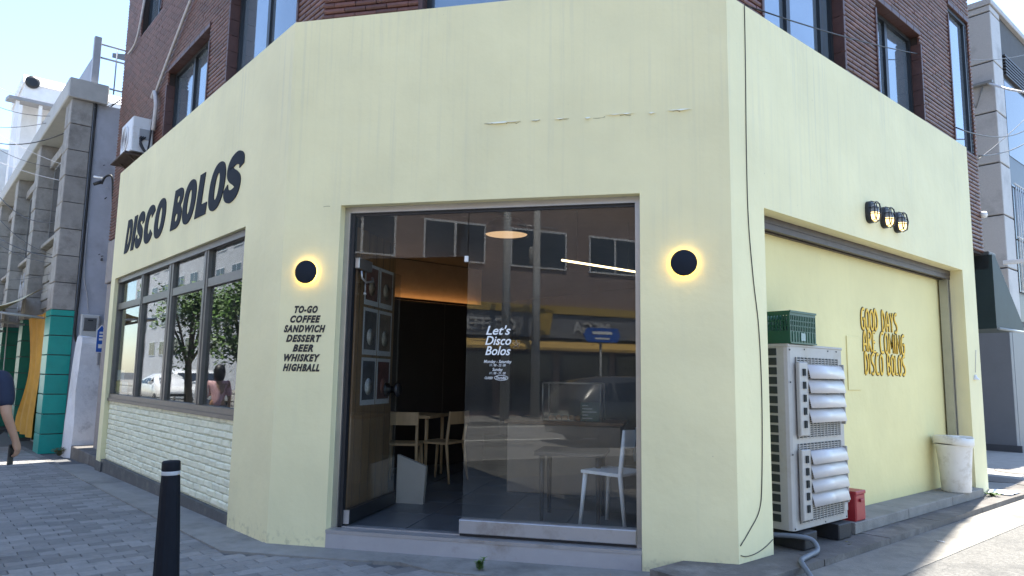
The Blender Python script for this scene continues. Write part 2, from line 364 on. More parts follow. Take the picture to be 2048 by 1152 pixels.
for d, a, o, vis in pv:
    p = L(a, o, zt(a)-.013+random.uniform(-.0018, .0018)); M = rotm(L, p) @ Matrix.Rotation(random.uniform(-.008, .008), 4, 'Z') @ Matrix.Rotation(random.uniform(-.006, .006), 4, 'X')
    if vis and n_in < 300: inst('paver', random.choice(pms), sidewalk, M); n_in += 1
    elif a < 40 and o > -2.6:
        x, y = WID/2-.003, LEN/2-.003
        rest.add([M @ Vector(q) for q in ((-x, -y, 0), (x, -y, 0), (x, y, 0), (-x, y, 0), (-x, -y, -.02), (x, -y, -.02), (x, y, -.02), (-x, y, -.02))], [(0, 1, 2, 3), (0, 1, 5, 4), (1, 2, 6, 5), (2, 3, 7, 6), (3, 0, 4, 7)])
rest.build('paver_field', PAVER, sidewalk, kind='stuff')
# ================================================================ the corner cafe building
HT, HTR = 4.41, 4.282
bld = thing('cafe_building', (.6, 2.5, 0), 'pale yellow corner cafe building with brown brick upper storeys and painted shop lettering', 'building')
D = .30
m = MB().holes(L, 0, 6.45, -.25, HT, [(.9, 6.2, -.25, 2.725, .16)], 0)
m.quad(L(0, 0, HT), L(6.45, 0, HT), L(6.45, -.36, HT), L(.12, -.36, HT)); m.quad(L(6.45, 0, -.25), L(6.45, -.36, -.25), L(6.45, -.36, HT), L(6.45, 0, HT))
m.build('facade_wall', CREAM, bld, label='pale yellow wall along the street with the large black name')
m = MB().holes(F, XB, XC, -.1, HT, [(-.695, 1.755, -.1, 2.75, .17)], 0)
m.quad(F(XB, 0, HT), F(XC, 0, HT), F(XC-.16, -.36, HT), F(XB+.12, -.36, HT))
m.build('facade_wall', CREAM, bld, label='pale yellow wall of the cut corner around the glass entrance')
m = MB().holes(RR, 0, 5.32, -.1, HTR, [(.46, 4.89, -.1, 2.69, .25)], 0)
m.quad(RR(0, 0, HTR), RR(5.32, 0, HTR), RR(5.32, -.36, HTR), RR(.2, -.36, HTR)); m.quad(RR(5.32, 0, -.1), RR(5.32, -.36, -.1), RR(5.32, -.36, HTR), RR(5.32, 0, HTR))
m.build('facade_wall', CREAM, bld, label='pale yellow side wall with the walled up shutter bay')
# flaked paint lips on the front wall
FL = mat('peeling_paint', (.86, .83, .66), .7, .08, 30)
random.seed(5)
for x0, x1, y in ((970, 1040, 247), (1062, 1080, 241), (1110, 1136, 238), (1170, 1182, 236), (1213, 1270, 230), (1298, 1310, 226), (1335, 1382, 221)):
    m = MB(); a0, a1 = -.0, 0
    d0 = ray(x0, y); d1 = ray(x1, y-(x1-x0)*.075); t0, t1 = -CAM.y/d0.y, -CAM.y/d1.y; P0, P1 = CAM+d0*t0, CAM+d1*t1
    n = max(3, int((P1-P0).length/.03)); up = []; lo = []
    for i in range(n+1):
        p = P0.lerp(P1, i/n); h = (.004+.012*random.random())*math.sin(math.pi*(i+.3)/(n+.6))
        up.append(Vector((p.x, -.0015, p.z+h*.4))); lo.append(Vector((p.x, -.006-h*.8, p.z-h*.9)))
    for i in range(n): m.quad(up[i], up[i+1], lo[i+1], lo[i])
    m.build('paint_flake', FL, bld)
# thin dark crack lines, with the shadow under the flakes painted in their colour
random.seed(31); CRK_SHADOW = mat('crack_shadow', (.16, .15, .10), .9, .2)
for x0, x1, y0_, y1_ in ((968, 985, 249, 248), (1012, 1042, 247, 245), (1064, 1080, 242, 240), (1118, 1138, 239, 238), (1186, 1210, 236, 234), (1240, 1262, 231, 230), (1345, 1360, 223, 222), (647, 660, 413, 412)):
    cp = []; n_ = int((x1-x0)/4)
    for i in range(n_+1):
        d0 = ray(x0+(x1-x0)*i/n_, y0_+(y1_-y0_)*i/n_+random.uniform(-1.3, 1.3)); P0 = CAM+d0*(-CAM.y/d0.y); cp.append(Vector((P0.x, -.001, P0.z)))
    MB().tube(cp, [random.uniform(.0006, .0024) for _ in cp], 4).build('crack_shadow', CRK_SHADOW, bld)
SEAM = mat('seam_shadow_gap', (.30, .29, .2), .8, .1)
# painted brick apron wall
wall = MB().box(L, .9, 6.2, -.14, -.070, -.25, .96).build('painted_brick_wall', PMORT, bld, label='pale green painted brick under the street windows')
def brick_mesh(k, l, h, d, m, jit=.003):
    random.seed(100+k); b = MB(); j = lambda: random.uniform(-jit, jit); x, z = l/2, h/2
    v = [Vector((-x+j(), 0, -z+j())), Vector((x+j(), 0, -z+j())), Vector((x+j(), 0, z+j())), Vector((-x+j(), 0, z+j()))]
    e = .007
    w = [Vector((q.x*(1-e/x), -d*.75+j()*.6, q.z*(1-e/z))) for q in v]; t = [Vector((q.x*(1-2.2*e/x), -d+j()*.8, q.z*(1-2*e/z))) for q in v]
    vv = v+w+t; f = [(8, 9, 10, 11)]
    for r in (0, 4):
        for i in range(4): f.append((r+i, r+(i+1) % 4, r+4+(i+1) % 4, r+4+i))
    return mesh_of(b.add(vv, f, False), 'brick', m)
BL, BH = .219, .0715
bms = [brick_mesh(k, BL-.013, BH-.007, .011, PBRICK, .004) for k in range(9)]
hms = [brick_mesh(20+k, BL/2-.013, BH-.009, .015, PBRICK) for k in range(3)]
random.seed(11); cnt = 0
rowz = [.078+BH*(j+.5) for j in range(12)]
for j, z in enumerate(rowz):
    a = .905+(0 if j % 2 == 0 else BL/2)
    if j % 2: inst('brick', random.choice(hms), wall, rotm(L, L(.905+BL/4, -.070, z)) @ Matrix.Rotation(math.pi, 4, 'Z')); cnt += 1
    while a+BL <= 6.19:
        M = rotm(L, L(a+BL/2, -.070, z+random.uniform(-.0025, .0025))) @ Matrix.Rotation(math.pi+random.uniform(-.014, .014), 4, 'Z') @ Matrix.Rotation(random.uniform(-.012, .012), 4, 'Y')
        # the frame along the left face runs away from the viewer, so its inner axis points outwards
        inst('brick', random.choice(bms), wall, M @ Matrix.Scale(random.uniform(.75, 1.35), 4, (0, 1, 0))); a += BL; cnt += 1
    if 6.19-a > .06:
        me = random.choice(hms); M = rotm(L, L(a+(6.19-a)/2, -.070, z)) @ Matrix.Rotation(math.pi, 4, 'Z') @ Matrix.Scale((6.19-a)/(BL/2), 4, (1, 0, 0)); inst('brick', me, wall, M); cnt += 1
print('painted bricks', cnt)
MB().box(L, .9, 6.2, -.14, -.018, -.28, .070).build('plinth', PLINTH, bld)
MB().box(L, 6.1, 6.47, -.1, .004, -.28, .035).build('plinth', PLINTH, bld)
# street window band
win = thing('x', (0, 0, 0), 'x', 'x'); bpy.data.objects.remove(win)
Zb, Zt, Zm = .965, 2.705, 2.30
edges = [(.905, .985), (2.09, 2.235), (3.375, 3.555), (4.745, 4.87), (6.14, 6.20)]
fr = MB()
for i, (a, b) in enumerate(edges):
    fr.box(L, a, b, -.125, -.055 if 0 < i < 4 else -.05, Zb+.055, Zt-.045)
fr.box(L, .905, 6.2, -.13, -.045, Zb-.01, Zb+.05); fr.box(L, .905, 6.2, -.13, -.04, Zt-.05, Zt+.018)
for i in range(4): fr.box(L, edges[i][1], edges[i+1][0], -.12, -.06, Zm-.045, Zm+.045)
for i in (1, 2, 3):
    fr.box(L, (edges[i][0]+edges[i][1])/2-.012, (edges[i][0]+edges[i][1])/2+.012, -.1, -.048, Zb+.056, Zt-.046)
wf = fr.build('window_frame', ALUW, bld)
MB().box(L, .9, 6.2, -.16, -.030, Zb-.052, Zb-.012).build('window_sill', ALUW, bld)
random.seed(2)
for i in range(4):
    for z0, z1 in ((Zb+.05, Zm-.045), (Zm+.045, Zt-.05)):
        t = random.uniform(-.0025, .0025)
        g = MB(); o = -.09
        a0, a1 = edges[i][1], edges[i+1][0]
        g.add([L(a0, o+t*s, z) for s, z in ((1, z0), (1, z1))]+[L(a1, o-t, z1), L(a1, o-t, z0)]+[L(a0, o+t-.006, z0), L(a0, o+t-.006, z1), L(a1, o-t-.006, z1), L(a1, o-t-.006, z0)], [(0, 1, 2, 3), (7, 6, 5, 4), (0, 4, 5, 1), (1, 5, 6, 2), (2, 6, 7, 3), (3, 7, 4, 0)])
        g.build('window_pane', GLS, bld)
# entrance: steel frame, transom and fixed glass, step
f = MB(); o0, o1 = -.15, -.085
f.box(F, -.695, -.645, o0, o1, .14, 2.75); f.box(F, 1.715, 1.755, o0, o1, .14, 2.75); f.box(F, -.645, 1.715, o0, o1, 2.70, 2.75)
f.build('door_frame', ALU, bld)
f = MB(); f.box(F, -.645, -.612, -.16, -.105, .14, 2.70); f.box(F, -.612, 1.715, -.155, -.11, 2.675, 2.70); f.build('door_frame', BLACK, bld)
MB().box(F, -.692, 1.752, -.175, .006, -.08, .118).build('step', mat('entrance_step', (.36, .345, .35), .55, .08, 3, .1, 60, dirt=(.24, .21, .18), dscale=2.2, dpos=(.56, .74)), bld)
MB().box(F, -.694, 1.754, -.18, .010, .119, .142).build('step_nosing', STEEL, bld)
MB().bbox(F, .375, 1.714, -.17, -.06, .165, .268, .006).build('glass_sill', STEEL, bld)
MB().box(F, .375, 1.714, -.16, -.09, .143, .165).build('sill_packing', BLACK, bld)
MB().box(F, .385, 1.714, -.126, -.116, .268, 2.675).build('fixed_glass_pane', GLSD, bld)
MB().box(F, -.612, .378, -.126, -.116, 2.315, 2.675).build('transom_pane', GLSD, bld)
MB().bbox(F, .355, .385, -.13, -.105, 2.27, 2.318, .003).build('glass_clip', WHITEP, bld)
MB().box(F, -.645, .385, -.135, -.105, .143, .150).build('threshold', STEEL, bld)
# open glass door leaf, swung inwards against the timber side wall
XD = -.588
door = MB().box(F, XD-.006, XD+.006, -1.11, -.135, .275, 2.315).build('door_leaf', GLSD, bld, label='frameless glass door leaf standing open inwards')
MB().bbox(WF, XD-.022, XD+.022, .14, 1.11, .165, .272, .004).build('bottom_rail', mat('dark_door_rail', (.05, .055, .06), .35, .1, metal=.7), door)
MB().box(WF, XD-.023, XD+.023, .128, .139, .165, .272).build('rail_end_cap', STEEL, door)
MB().bbox(WF, XD-.020, XD+.020, .13, .40, 2.24, 2.33, .004).build('top_hinge_patch', ALU, door)
m = MB().tube([(XD+.03, .16, 2.22), (XD+.03, .17, 2.16), (XD+.05, .22, 2.13), (XD+.06, .33, 2.15), (XD+.04, .36, 2.19)], .009, 6); m.tube([(XD+.04, .22, 2.13), (XD+.04, .22, 2.04)], .003, 5); m.lathe((XD+.04, .22, 2.02), [(0, 0), (.014, .004), (.014, .02), (0, .03)], 8)
m.build('door_catch', ALU, door)
m = MB()
for sx in (-1, 1): m.lathe((XD+sx*.006, 1.0, 1.22), [(.030, 0), (.030, .03), (.062, .034), (.068, .05), (.060, .066), (0, .07)], 24, (sx, 0, 0))
m.build('pull_knob', mat('black_gloss', (.02, .02, .022), .2, .05), door)
# walled up shutter bay
m = MB().quad(RR(.46, -.25, .0), RR(4.89, -.25, .0), RR(4.89, -.25, 2.69), RR(.46, -.25, 2.69)); m.build('recess_wall', CREAM_IN, bld, label='rough deep yellow wall inside the shutter bay')
m = MB()
for a0, a1, z0, z1, e in ((2.33, 2.60, 1.28, 1.80, .010),): m.bbox(RR, a0, a1, -.2499, -.25+e, z0, z1, .004)
m.build('boxed_panel', CREAM_IN, bld)
m = MB(); m.box(RR, .462, 4.885, -.249, -.13, 2.635, 2.688); m.box(RR, .462, 4.885, -.17, -.135, 2.585, 2.634); m.box(RR, .462, 4.885, -.245, -.21, 2.585, 2.634)
m.build('shutter_rail', mat('shutter_rail_metal', (.085, .07, .068), .5, .2, 10, metal=.4), bld)
m = MB(); m.box(RR, 4.80, 4.83, -.23, -.14, .20, 2.585); m.box(RR, 4.862, 4.886, -.23, -.14, .20, 2.585); m.build('guide_rail', ALU, bld)
MB().box(RR, 4.83, 4.862, -.225, -.17, .20, 2.585).build('guide_slot', BLACK, bld)
m = MB()
for a0, a1 in ((1.64, 2.75), (2.758, 3.9), (3.908, 4.886)): m.bbox(RR, a0, a1, -.249, .075, .10, .192, .006)
m.build('bay_step', CONC, bld)
# ---------------------------------------------------------------- upper brick storeys
LH = [(3.45, 5.36, 4.2, 5.80), (.70, 2.70, 4.2, 6.1), (6.1, 7.4, 7.1, 9.0), (3.2, 5.4, 7.2, 9.0), (.7, 2.7, 7.2, 9.0)]
FH = [(-.16, 1.75, 4.3, 6.1), (-.16, 1.75, 7.2, 9.0)]
RH = [(1.08, 2.70, 4.2, 6.3), (3.55, 4.86, 4.2, 5.71), (5.96, 6.78, 4.6, 6.55), (1.08, 2.7, 7.3, 9), (3.55, 4.86, 7.3, 9)]
LE, RE, HB = 8.5, 6.82, 17.0
up = MB()
up.holes(L, .115, LE, 3.62, HB, LH, -.33, .12); up.holes(F, XB+.115, XC-.17, 4.2, HB, FH, -.33, .12); up.holes(RR, .17, RE, 3.15, HB, RH, -.33, .12)
up.quad(L(LE, -.33, 3.62), L(LE, -9, 3.62), L(LE, -9, HB), L(LE, -.33, HB)); up.quad(RR(RE, -.33, 3.15), RR(RE, -9, 3.15), RR(RE, -9, HB), RR(RE, -.33, HB))
up.quad(RR(5.32, -.33, 3.15), RR(RE, -.33, 3.15), RR(RE, -9, 3.15), RR(5.32, -9, 3.15)); up.quad(L(6.45, -.33, 3.62), L(LE, -.33, 3.62), L(LE, -9, 3.62), L(6.45, -9, 3.62))
up.add([L(.115, -.33, HB), L(LE, -.33, HB), L(LE, -9, HB), RR(RE, -9, HB), RR(RE, -.33, HB), RR(.17, -.33, HB)], [(0, 1, 2, 3, 4, 5)])
# solid ground storey behind the alley openings
up.box(L, 6.46, LE-.05, -9, -.60, -.3, 3.61); up.box(RR, 5.33, RE-.05, -9, -.6, -.3, 3.14)
upper = up.build('brick_wall', MORT, bld, label='dark brown rounded brick of the upper storeys')
UBL, UBH, UBD = .205, .0555, .024
def roll_mesh(k):
    random.seed(300+k); b = MB(); l, h = UBL/2-.003, UBH/2-.0025; prof = [(0, -h), (-UBD*.72, -h*.82), (-UBD*1.05, -h*.3), (-UBD*1.05, h*.3), (-UBD*.72, h*.82), (0, h)]
    v = [Vector((sx*l, y, z)) for sx in (-1, 1) for y, z in prof]; n = len(prof)
    return mesh_of(b.add(v, [tuple(range(n)), tuple(range(2*n-1, n-1, -1))]+[(i, i+1, n+i+1, n+i) for i in range(n-1)], False), 'brick', BRICK)
rms = roll_mesh(0)
prof_v = [v.co.copy() for v in rms.vertices]; prof_f = [tuple(p.vertices) for p in rms.polygons]
blist = []
for fr_, a0, a1, z0, z1, hs, outflip in ((L, .10, LE+.02, 3.66, 9.3, LH, 1), (F, XB+.10, XC-.15, 4.3, 9.3, FH, 0), (RR, .15, RE+.02, 3.18, 9.3, RH, 0)):
    for j in range(int((z1-z0)/UBH)):
        z = z0+(j+.5)*UBH
        spans = [(a0, a1)]
        if fr_ is L and z < 4.4: spans = [(6.3, a1)]
        if fr_ is RR and z < 4.28: spans = [(5.2, a1)]
        for h in hs:
            if h[2]-.01 < z < h[3]+.01:
                ns = []
                for s, e in spans:
                    if h[1] <= s or h[0] >= e: ns.append((s, e)); continue
                    if h[0] > s: ns.append((s, h[0]+.012))
                    if h[1] < e: ns.append((h[1]-.012, e))
                spans = ns
        for s, e in spans:
            a = s-(UBL/2 if j % 2 else 0)
            while a < e-.01:
                b0, b1 = max(a, s), min(a+UBL, e); a += UBL
                if b1-b0 < .02: continue
                p = fr_((b0+b1)/2, -.325, z); x, y, d = pix(p); vis = d > 0 and -20 < x < W+20 and -20 < y < H
                if fr_ is L and z < 4.42 and b1 < 6.45: vis = False
                blist.append((d if vis else 99, fr_, (b0+b1)/2, z, b1-b0, outflip))
blist.sort(key=lambda t: t[0]); rest = MB(); random.seed(8)
for k, (d, fr_, a, z, l, fl) in enumerate(blist):
    M = rotm(fr_, fr_(a, -.328, z)) @ Matrix.Rotation((math.pi if fl else 0)+random.uniform(-.006, .006), 4, 'Z') @ Matrix.Scale(l/UBL, 4, (1, 0, 0)) @ Matrix.Translation((0, random.uniform(-.002, .002), 0))
    if k < 300 and d < 90: inst('brick', rms, upper, M)
    else: rest.add([M @ v for v in prof_v], prof_f)
rest.build('brick_field', BRICK, upper, kind='stuff')
print('roll bricks', len(blist))
# lintel and jamb soldiers round the windows, window frames and panes
DARKF = mat('dark_window_frame', (.03, .034, .038), .4, .1, metal=.3)
SOLD = mat('red_brown_tile_edge', (.085, .040, .034), .5, .2, 12, rand=.1)
def upwin(fr_, a0, a1, z0, z1, muls, side):
    fm = MB(); o = -.345 if a1 > 6.7 and fr_ is RR else -.43
    fm.box(fr_, a0, a0+.06, o-.05, o+.02, z0, z1); fm.box(fr_, a1-.06, a1, o-.05, o+.02, z0, z1); fm.box(fr_, a0+.06, a1-.06, o-.05, o+.02, z1-.06, z1)
    for q in muls: fm.box(fr_, q-.035, q+.035, o-.045, o+.015, z0, z1-.06)
    w = fm.build('upper_window', DARKF, bld)
    q = [a0+.06]+[x for c in muls for x in (c-.035, c+.035)]+[a1-.06]
    for i in range(0, len(q), 2):
        t = random.uniform(-.006, .006)
        MB().add([fr_(q[i], o-.02+t, z0), fr_(q[i+1], o-.02-t, z0), fr_(q[i+1], o-.02-t, z1-.06), fr_(q[i], o-.02+t, z1-.06)], [(0, 1, 2, 3)]).build('pane', GLSU, w)
    # tile edging
    n = int((z1-z0)/.2)
    for e, sgn in ((a0, 1), (a1, -1)):
        if e > 6.7: continue
        ed = MB()
        for i in range(n): ed.bbox(fr_, e-.028*sgn if sgn > 0 else e-.012, e+.012 if sgn > 0 else e+.028, -.42, -.292, z0+i*.2+.003, z0+i*.2+.197, .004)
        ed.build('jamb_tiles', SOLD, w)
    k = int((a1-a0)/.2); ed = MB()
    for i in range(k): ed.bbox(fr_, a0+i*(a1-a0)/k+.003, a0+(i+1)*(a1-a0)/k-.003, -.42, -.290, z1-.01, z1+.055, .004)
    ed.build('lintel_tiles', SOLD, w)
for h, mu in ((LH[0], [4.45]), (LH[1], [1.75]), (LH[2], [6.75]), (LH[3], [4.3]), (LH[4], [1.7])): upwin(L, *h, mu, 1)
for h, mu in zip(FH, ([.8], [.8])): upwin(F, *h, mu, 0)
for h, mu in ((RH[0], [1.75, 2.45]), (RH[1], [4.1]), (RH[2], [6.7]), (RH[3], [1.9]), (RH[4], [4.2])): upwin(RR, *h, mu, 0)
fm = MB().box(RR, 5.98, 6.66, -.46, -.40, 5.45, 5.52); fm.build('window_transom', DARKF, bld)
# ---------------------------------------------------------------- cafe interior shell
IW = mat('interior_dark_wall', (.030, .022, .018), .7, .15, 3); IC = mat('interior_ceiling', (.10, .088, .075), .8, .1); IFL = mat('interior_tile', (.085, .095, .105), .35, .25, 2.5, dirt=(.05, .055, .06), dscale=3)
ISO = mat('interior_soffit', (.36, .25, .15), .7, .1)
IFR = Fr((-1.6, 3.6, 0), UR, NR)
tiles = MB().add([L(6.3, -.17, .115), L(.2, -.17, .115), F(XB+.05, -.17, .115), F(XC-.1, -.17, .115), RR(.2, -.27, .115), RR(5.25, -.27, .115), RR(5.25, -8.5, .115), L(6.3, -8.5, .115)], [tuple(range(8))])
fl_ = tiles.build('interior_floor', mat('tile_grout', (.03, .03, .03), .8, .1), bld)
tm = MB().bbox(WF, -.297, .297, 0, .035, -.297, .297, .003)
tmesh = mesh_of(tm, 'floor_tile', IFL)
for i in range(-3, 8):
    for j in range(0, 8):
        x, y = -.395+i*.6, .48+j*.6
        if (Vector((x, y, 0))-RR.o).dot(NR) > -.65 or (Vector((x, y, 0))-L.o).dot(NL) > -.6: continue
        inst('floor_tile', tmesh, fl_, Matrix.Translation((x, y, .115)) @ Matrix.Rotation(math.pi/2, 4, 'X'))
MB().add([L(6.3, -.17, 2.95), L(.2, -.17, 2.95), F(XB+.05, -.17, 2.95), F(XC-.1, -.17, 2.95), RR(.2, -.27, 2.95), RR(5.25, -.27, 2.95), RR(5.25, -8.5, 2.95), L(6.3, -8.5, 2.95)], [tuple(range(8))]).build('interior_ceiling', IC, bld)
m = MB(); m.quad(RR(.2, -.265, .1), RR(5.25, -.265, .1), RR(5.25, -.265, 2.95), RR(.2, -.265, 2.95)); m.quad(RR(5.25, -.265, .1), RR(5.25, -8.5, .1), RR(5.25, -8.5, 2.95), RR(5.25, -.265, 2.95)); m.quad(L(6.3, -.17, .1), L(6.3, -8.5, .1), L(6.3, -8.5, 2.95), L(6.3, -.17, 2.95)); m.quad(L(6.3, -8.5, .1), RR(5.25, -8.5, .1), RR(5.25, -8.5, 2.95), L(6.3, -8.5, 2.95))
m.quad(L(.1, -.165, .1), L(.9, -.165, .1), L(.9, -.165, 2.95), L(.1, -.165, 2.95)); m.quad(L(.9, -.165, 2.73), L(6.3, -.165, 2.73), L(6.3, -.165, 2.95), L(.9, -.165, 2.95)); m.quad(L(.9, -.165, .1), L(6.3, -.165, .1), L(6.3, -.165, .95), L(.9, -.165, .95))
m.quad(F(XB+.06, -.175, .1), F(-.70, -.175, .1), F(-.70, -.175, 2.95), F(XB+.06, -.175, 2.95)); m.quad(F(1.76, -.175, .1), F(XC-.1, -.175, .1), F(XC-.1, -.175, 2.95), F(1.76, -.175, 2.95)); m.quad(F(-.7, -.175, 2.755), F(1.76, -.175, 2.755), F(1.76, -.175, 2.95), F(-.7, -.175, 2.95))
m.build('interior_wall', IW, bld)
m = MB().box(IFR, -1.2, 1.5, -.2, 0, .15, 2.36); m.build('interior_panel_wall', IW, bld)
m = MB()
for a in (.0, .75): m.box(IFR, a, a+.012, 0, .004, .15, 2.36)
m.build('panel_batten', mat('panel_joint', (.07, .06, .05), .6, .1), bld)
MB().box(IFR, -1.2, 1.5, -.2, -.12, 2.37, 2.94).build('interior_soffit', ISO, bld)
MB().box(WF, -.70, -.655, .19, 1.14, .15, 2.62).build('timber_side_wall', WOODD, bld, label='brown timber side wall behind the open door')
m = MB()
for i in range(1, 6): m.box(WF, -.656, -.6535, .19+i*.16, .194+i*.16, .15, 2.62)
m.build('timber_joint', BLACK, bld)
# ================================================================ lettering on the facade
def outline_obj(name, loops, m, M, parent, depth=.004):
    cu = bpy.data.curves.new(name, 'CURVE'); cu.dimensions = '2D'; cu.fill_mode = 'BOTH'; cu.extrude = depth
    for lp in loops:
        sp = cu.splines.new('POLY'); sp.points.add(len(lp)-1); sp.use_cyclic_u = True
        for i, (x, y) in enumerate(lp): sp.points[i].co = (x, y, 0, 1)
    o = bpy.data.objects.new(name, cu); col.objects.link(o); dg = bpy.context.evaluated_depsgraph_get()
    me = bpy.data.meshes.new_from_object(o.evaluated_get(dg)); bpy.data.objects.remove(o); me.materials.clear(); me.materials.append(m)
    r = bpy.data.objects.new(name, me); col.objects.link(r); r.parent = parent
    r.matrix_basis = Matrix.Translation(-Vector(parent['_w'])) @ M; return r
def ell(cx, cy, rx, ry, a0=0, a1=360, n=36, p=2.25):
    out = []
    for i in range(n+1 if a1-a0 < 360 else n):
        t = R_(a0+(a1-a0)*i/n); c, s = math.cos(t), math.sin(t)
        out.append((cx+rx*math.copysign(abs(c)**(2/p), c), cy+ry*math.copysign(abs(s)**(2/p), s)))
    return out
def spine(P, t, k=5):
    P = crspline([(x, y, 0) for x, y in P], k); l, r = [], []
    for i, p in enumerate(P):
        d = (P[min(i+1, len(P)-1)]-P[max(i-1, 0)]).normalized(); q = Vector((-d.y, d.x, 0)); w = t(i/(len(P)-1)) if callable(t) else t
        l.append((p.x+q.x*w, p.y+q.y*w)); r.append((p.x-q.x*w, p.y-q.y*w))
    return l+r[::-1]
def strip_obj(name, P, t, m, M, parent, sx, sy, sh, depth=.004):
    P = crspline([(x, y, 0) for x, y in P], 6); mb = MB(); n = len(P); top = []
    for i, p in enumerate(P):
        d = (P[min(i+1, n-1)]-P[max(i-1, 0)]).normalized(); q = Vector((-d.y, d.x, 0)); w = t(i/(n-1))
        for k in (1, -1):
            v = p+q*w*k; top.append(Vector((v.x*sx+(v.y-.5)*sy*sh, (v.y-.5)*sy, 0)))
    v = [M @ (a+Vector((0, 0, depth))) for a in top]+[M @ (a-Vector((0, 0, depth))) for a in top]; N = 2*n
    for i in range(n-1):
        a, b, c, e = 2*i, 2*i+1, 2*i+3, 2*i+2
        mb.add([v[a], v[b], v[c], v[e]], [(0, 1, 2, 3)]); mb.add([v[a], v[e], v[e+N], v[a+N]], [(0, 1, 2, 3)]); mb.add([v[b], v[c], v[c+N], v[b+N]], [(0, 1, 2, 3)])
    for i in (0, n-1): mb.add([v[2*i], v[2*i+1], v[2*i+1+N], v[2*i+N]], [(0, 1, 2, 3)])
    return mb.build(name, m, parent)
def glyph(c):
    if c == 'O': return [ell(.5, .5, .5, .52, n=44), ell(.5, .5, .15, .29, n=30)]
    if c == 'C': return [ell(.52, .5, .52, .52, 34, 326, 40)+ell(.54, .5, .17, .27, 326, 34, 30)]
    if c == 'D': return [[(0, 0), (.42, 0)]+ell(.42, .5, .58, .5, -85, 85, 24)+[(.42, 1), (0, 1)], [(.34, .24), (.40, .24)]+ell(.42, .5, .22, .26, -80, 80, 16)+[(.40, .76), (.34, .76)]]
    if c == 'B': return [[(0, 0), (.5, 0)]+ell(.5, .28, .5, .28, -85, 60, 16)+ell(.48, .76, .46, .24, -48, 85, 14)+[(.48, 1), (0, 1)], ell(.48, .28, .15, .10, n=16), ell(.46, .73, .13, .085, n=16)]
    if c == 'I': return [[(0, 0), (1, 0), (1, 1), (0, 1)]]
    if c == 'L': return [[(0, 0), (1, 0), (1, .27), (.47, .27), (.47, 1), (0, 1)]]
    if c == 'S': return [spine([(.84, .64), (.78, .80), (.52, .86), (.26, .80), (.20, .68), (.34, .56), (.60, .47), (.79, .36), (.76, .20), (.50, .13), (.24, .19), (.16, .36)], lambda t: .155+.035*math.sin(math.pi*t))]
big = thing('shop_name_lettering', L(3.4, .004, 3.04), 'large slanted black shop name on the pale yellow wall above the street windows', 'lettering')
for ch, sl_, sr in (('D', 5.69, 5.37), ('I', 5.315, 5.155), ('S', 5.12, 4.72), ('C', 4.67, 4.20), ('O', 4.165, 3.69), ('B', 3.37, 2.98), ('O', 2.955, 2.50), ('L', 2.43, 2.06), ('O', 2.03, 1.56), ('S', 1.55, 1.06)):
    w = sl_-sr; h = .48
    if ch == 'S':
        strip_obj('letter', [(.88, .66), (.82, .80), (.56, .88), (.28, .82), (.20, .69), (.34, .57), (.62, .45), (.80, .33), (.74, .17), (.46, .11), (.20, .19), (.10, .35)], lambda t: .118+.03*math.sin(math.pi*t), NAVYBLK, facetext(L, sl_, .0045, 3.285, True), big, w, h, .26); continue
    lp = [[(x*w+(y-.5)*h*.26, (y-.5)*h) for x, y in g] for g in glyph(ch)]
    outline_obj('letter', lp, NAVYBLK, facetext(L, sl_, .0045, 3.285, True), big)
menu = thing('menu_lettering', F(-.97, .002, 1.38), 'small black menu words from to-go to highball beside the entrance', 'lettering')
for i, (t, w) in enumerate((('TO-GO', .21), ('COFFEE', .275), ('SANDWICH', .375), ('DESSERT', .32), ('BEER', .185), ('WHISKEY', .325), ('HIGHBALL', .33))):
    o = text_mesh(t, .076, BLACK, Matrix.Identity(4), shear=.32, bold=.06, name='menu_word', depth=.0006, spacing=1.22)
    xs = [v.co.x for v in o.data.vertices]; k = w/(max(xs)-min(xs)); c = (max(xs)+min(xs))/2
    o.data.transform(Matrix.Scale(k, 4, (1, 0, 0)) @ Matrix.Translation((-c, 0, 0)))
    o.parent = menu; o.matrix_basis = Matrix.Translation(-Vector(menu['_w'])) @ facetext(F, -.962-(i*.003), .0022, 1.855-i*.0795)
# hand drawn gold letters in the shutter bay
ST = {'G': [[(.95, .98), (.6, 1), (.2, .85), (.05, .5), (.15, .12), (.5, 0), (.85, .1), (.95, .4), (.95, .5)], [(.95, .5), (.55, .5)]], 'O': [[(.5, 1), (.12, .8), (.05, .5), (.15, .15), (.5, 0), (.85, .15), (.95, .5), (.88, .82), (.5, 1)]],
      'D': [[(.1, 0), (.1, 1), (.6, .93), (.95, .55), (.75, .15), (.1, 0)]], 'A': [[(.05, 0), (.2, .7), (.5, 1), (.8, .7), (.95, 0)], [(.15, .35), (.85, .35)]], 'Y': [[(.05, 1), (.5, .5), (.5, 0)], [(.95, 1), (.5, .5)]],
      'S': [[(.9, .98), (.45, .98), (.1, .8), (.3, .58), (.75, .42), (.92, .18), (.5, 0), (.08, .06)]], 'R': [[(.1, 0), (.1, 1), (.75, .95), (.85, .72), (.15, .5)], [(.15, .5), (.95, 0)]], 'E': [[(.9, 1), (.12, 1), (.1, .5), (.1, 0), (.95, 0)], [(.1, .5), (.75, .5)]],
      'C': [[(.95, .98), (.5, 1), (.12, .75), (.08, .4), (.3, .04), (.95, .02)]], 'M': [[(.03, 0), (.12, 1), (.5, .3), (.88, 1), (.97, 0)]], 'I': [[(.5, 0), (.5, 1)]], 'N': [[(.08, 0), (.08, 1), (.92, 0), (.92, 1)]], 'B': [[(.1, 0), (.1, 1), (.75, .9), (.7, .6), (.12, .52), (.85, .42), (.85, .1), (.1, 0)]], 'L': [[(.15, 1), (.12, .02), (.9, .02)]]}
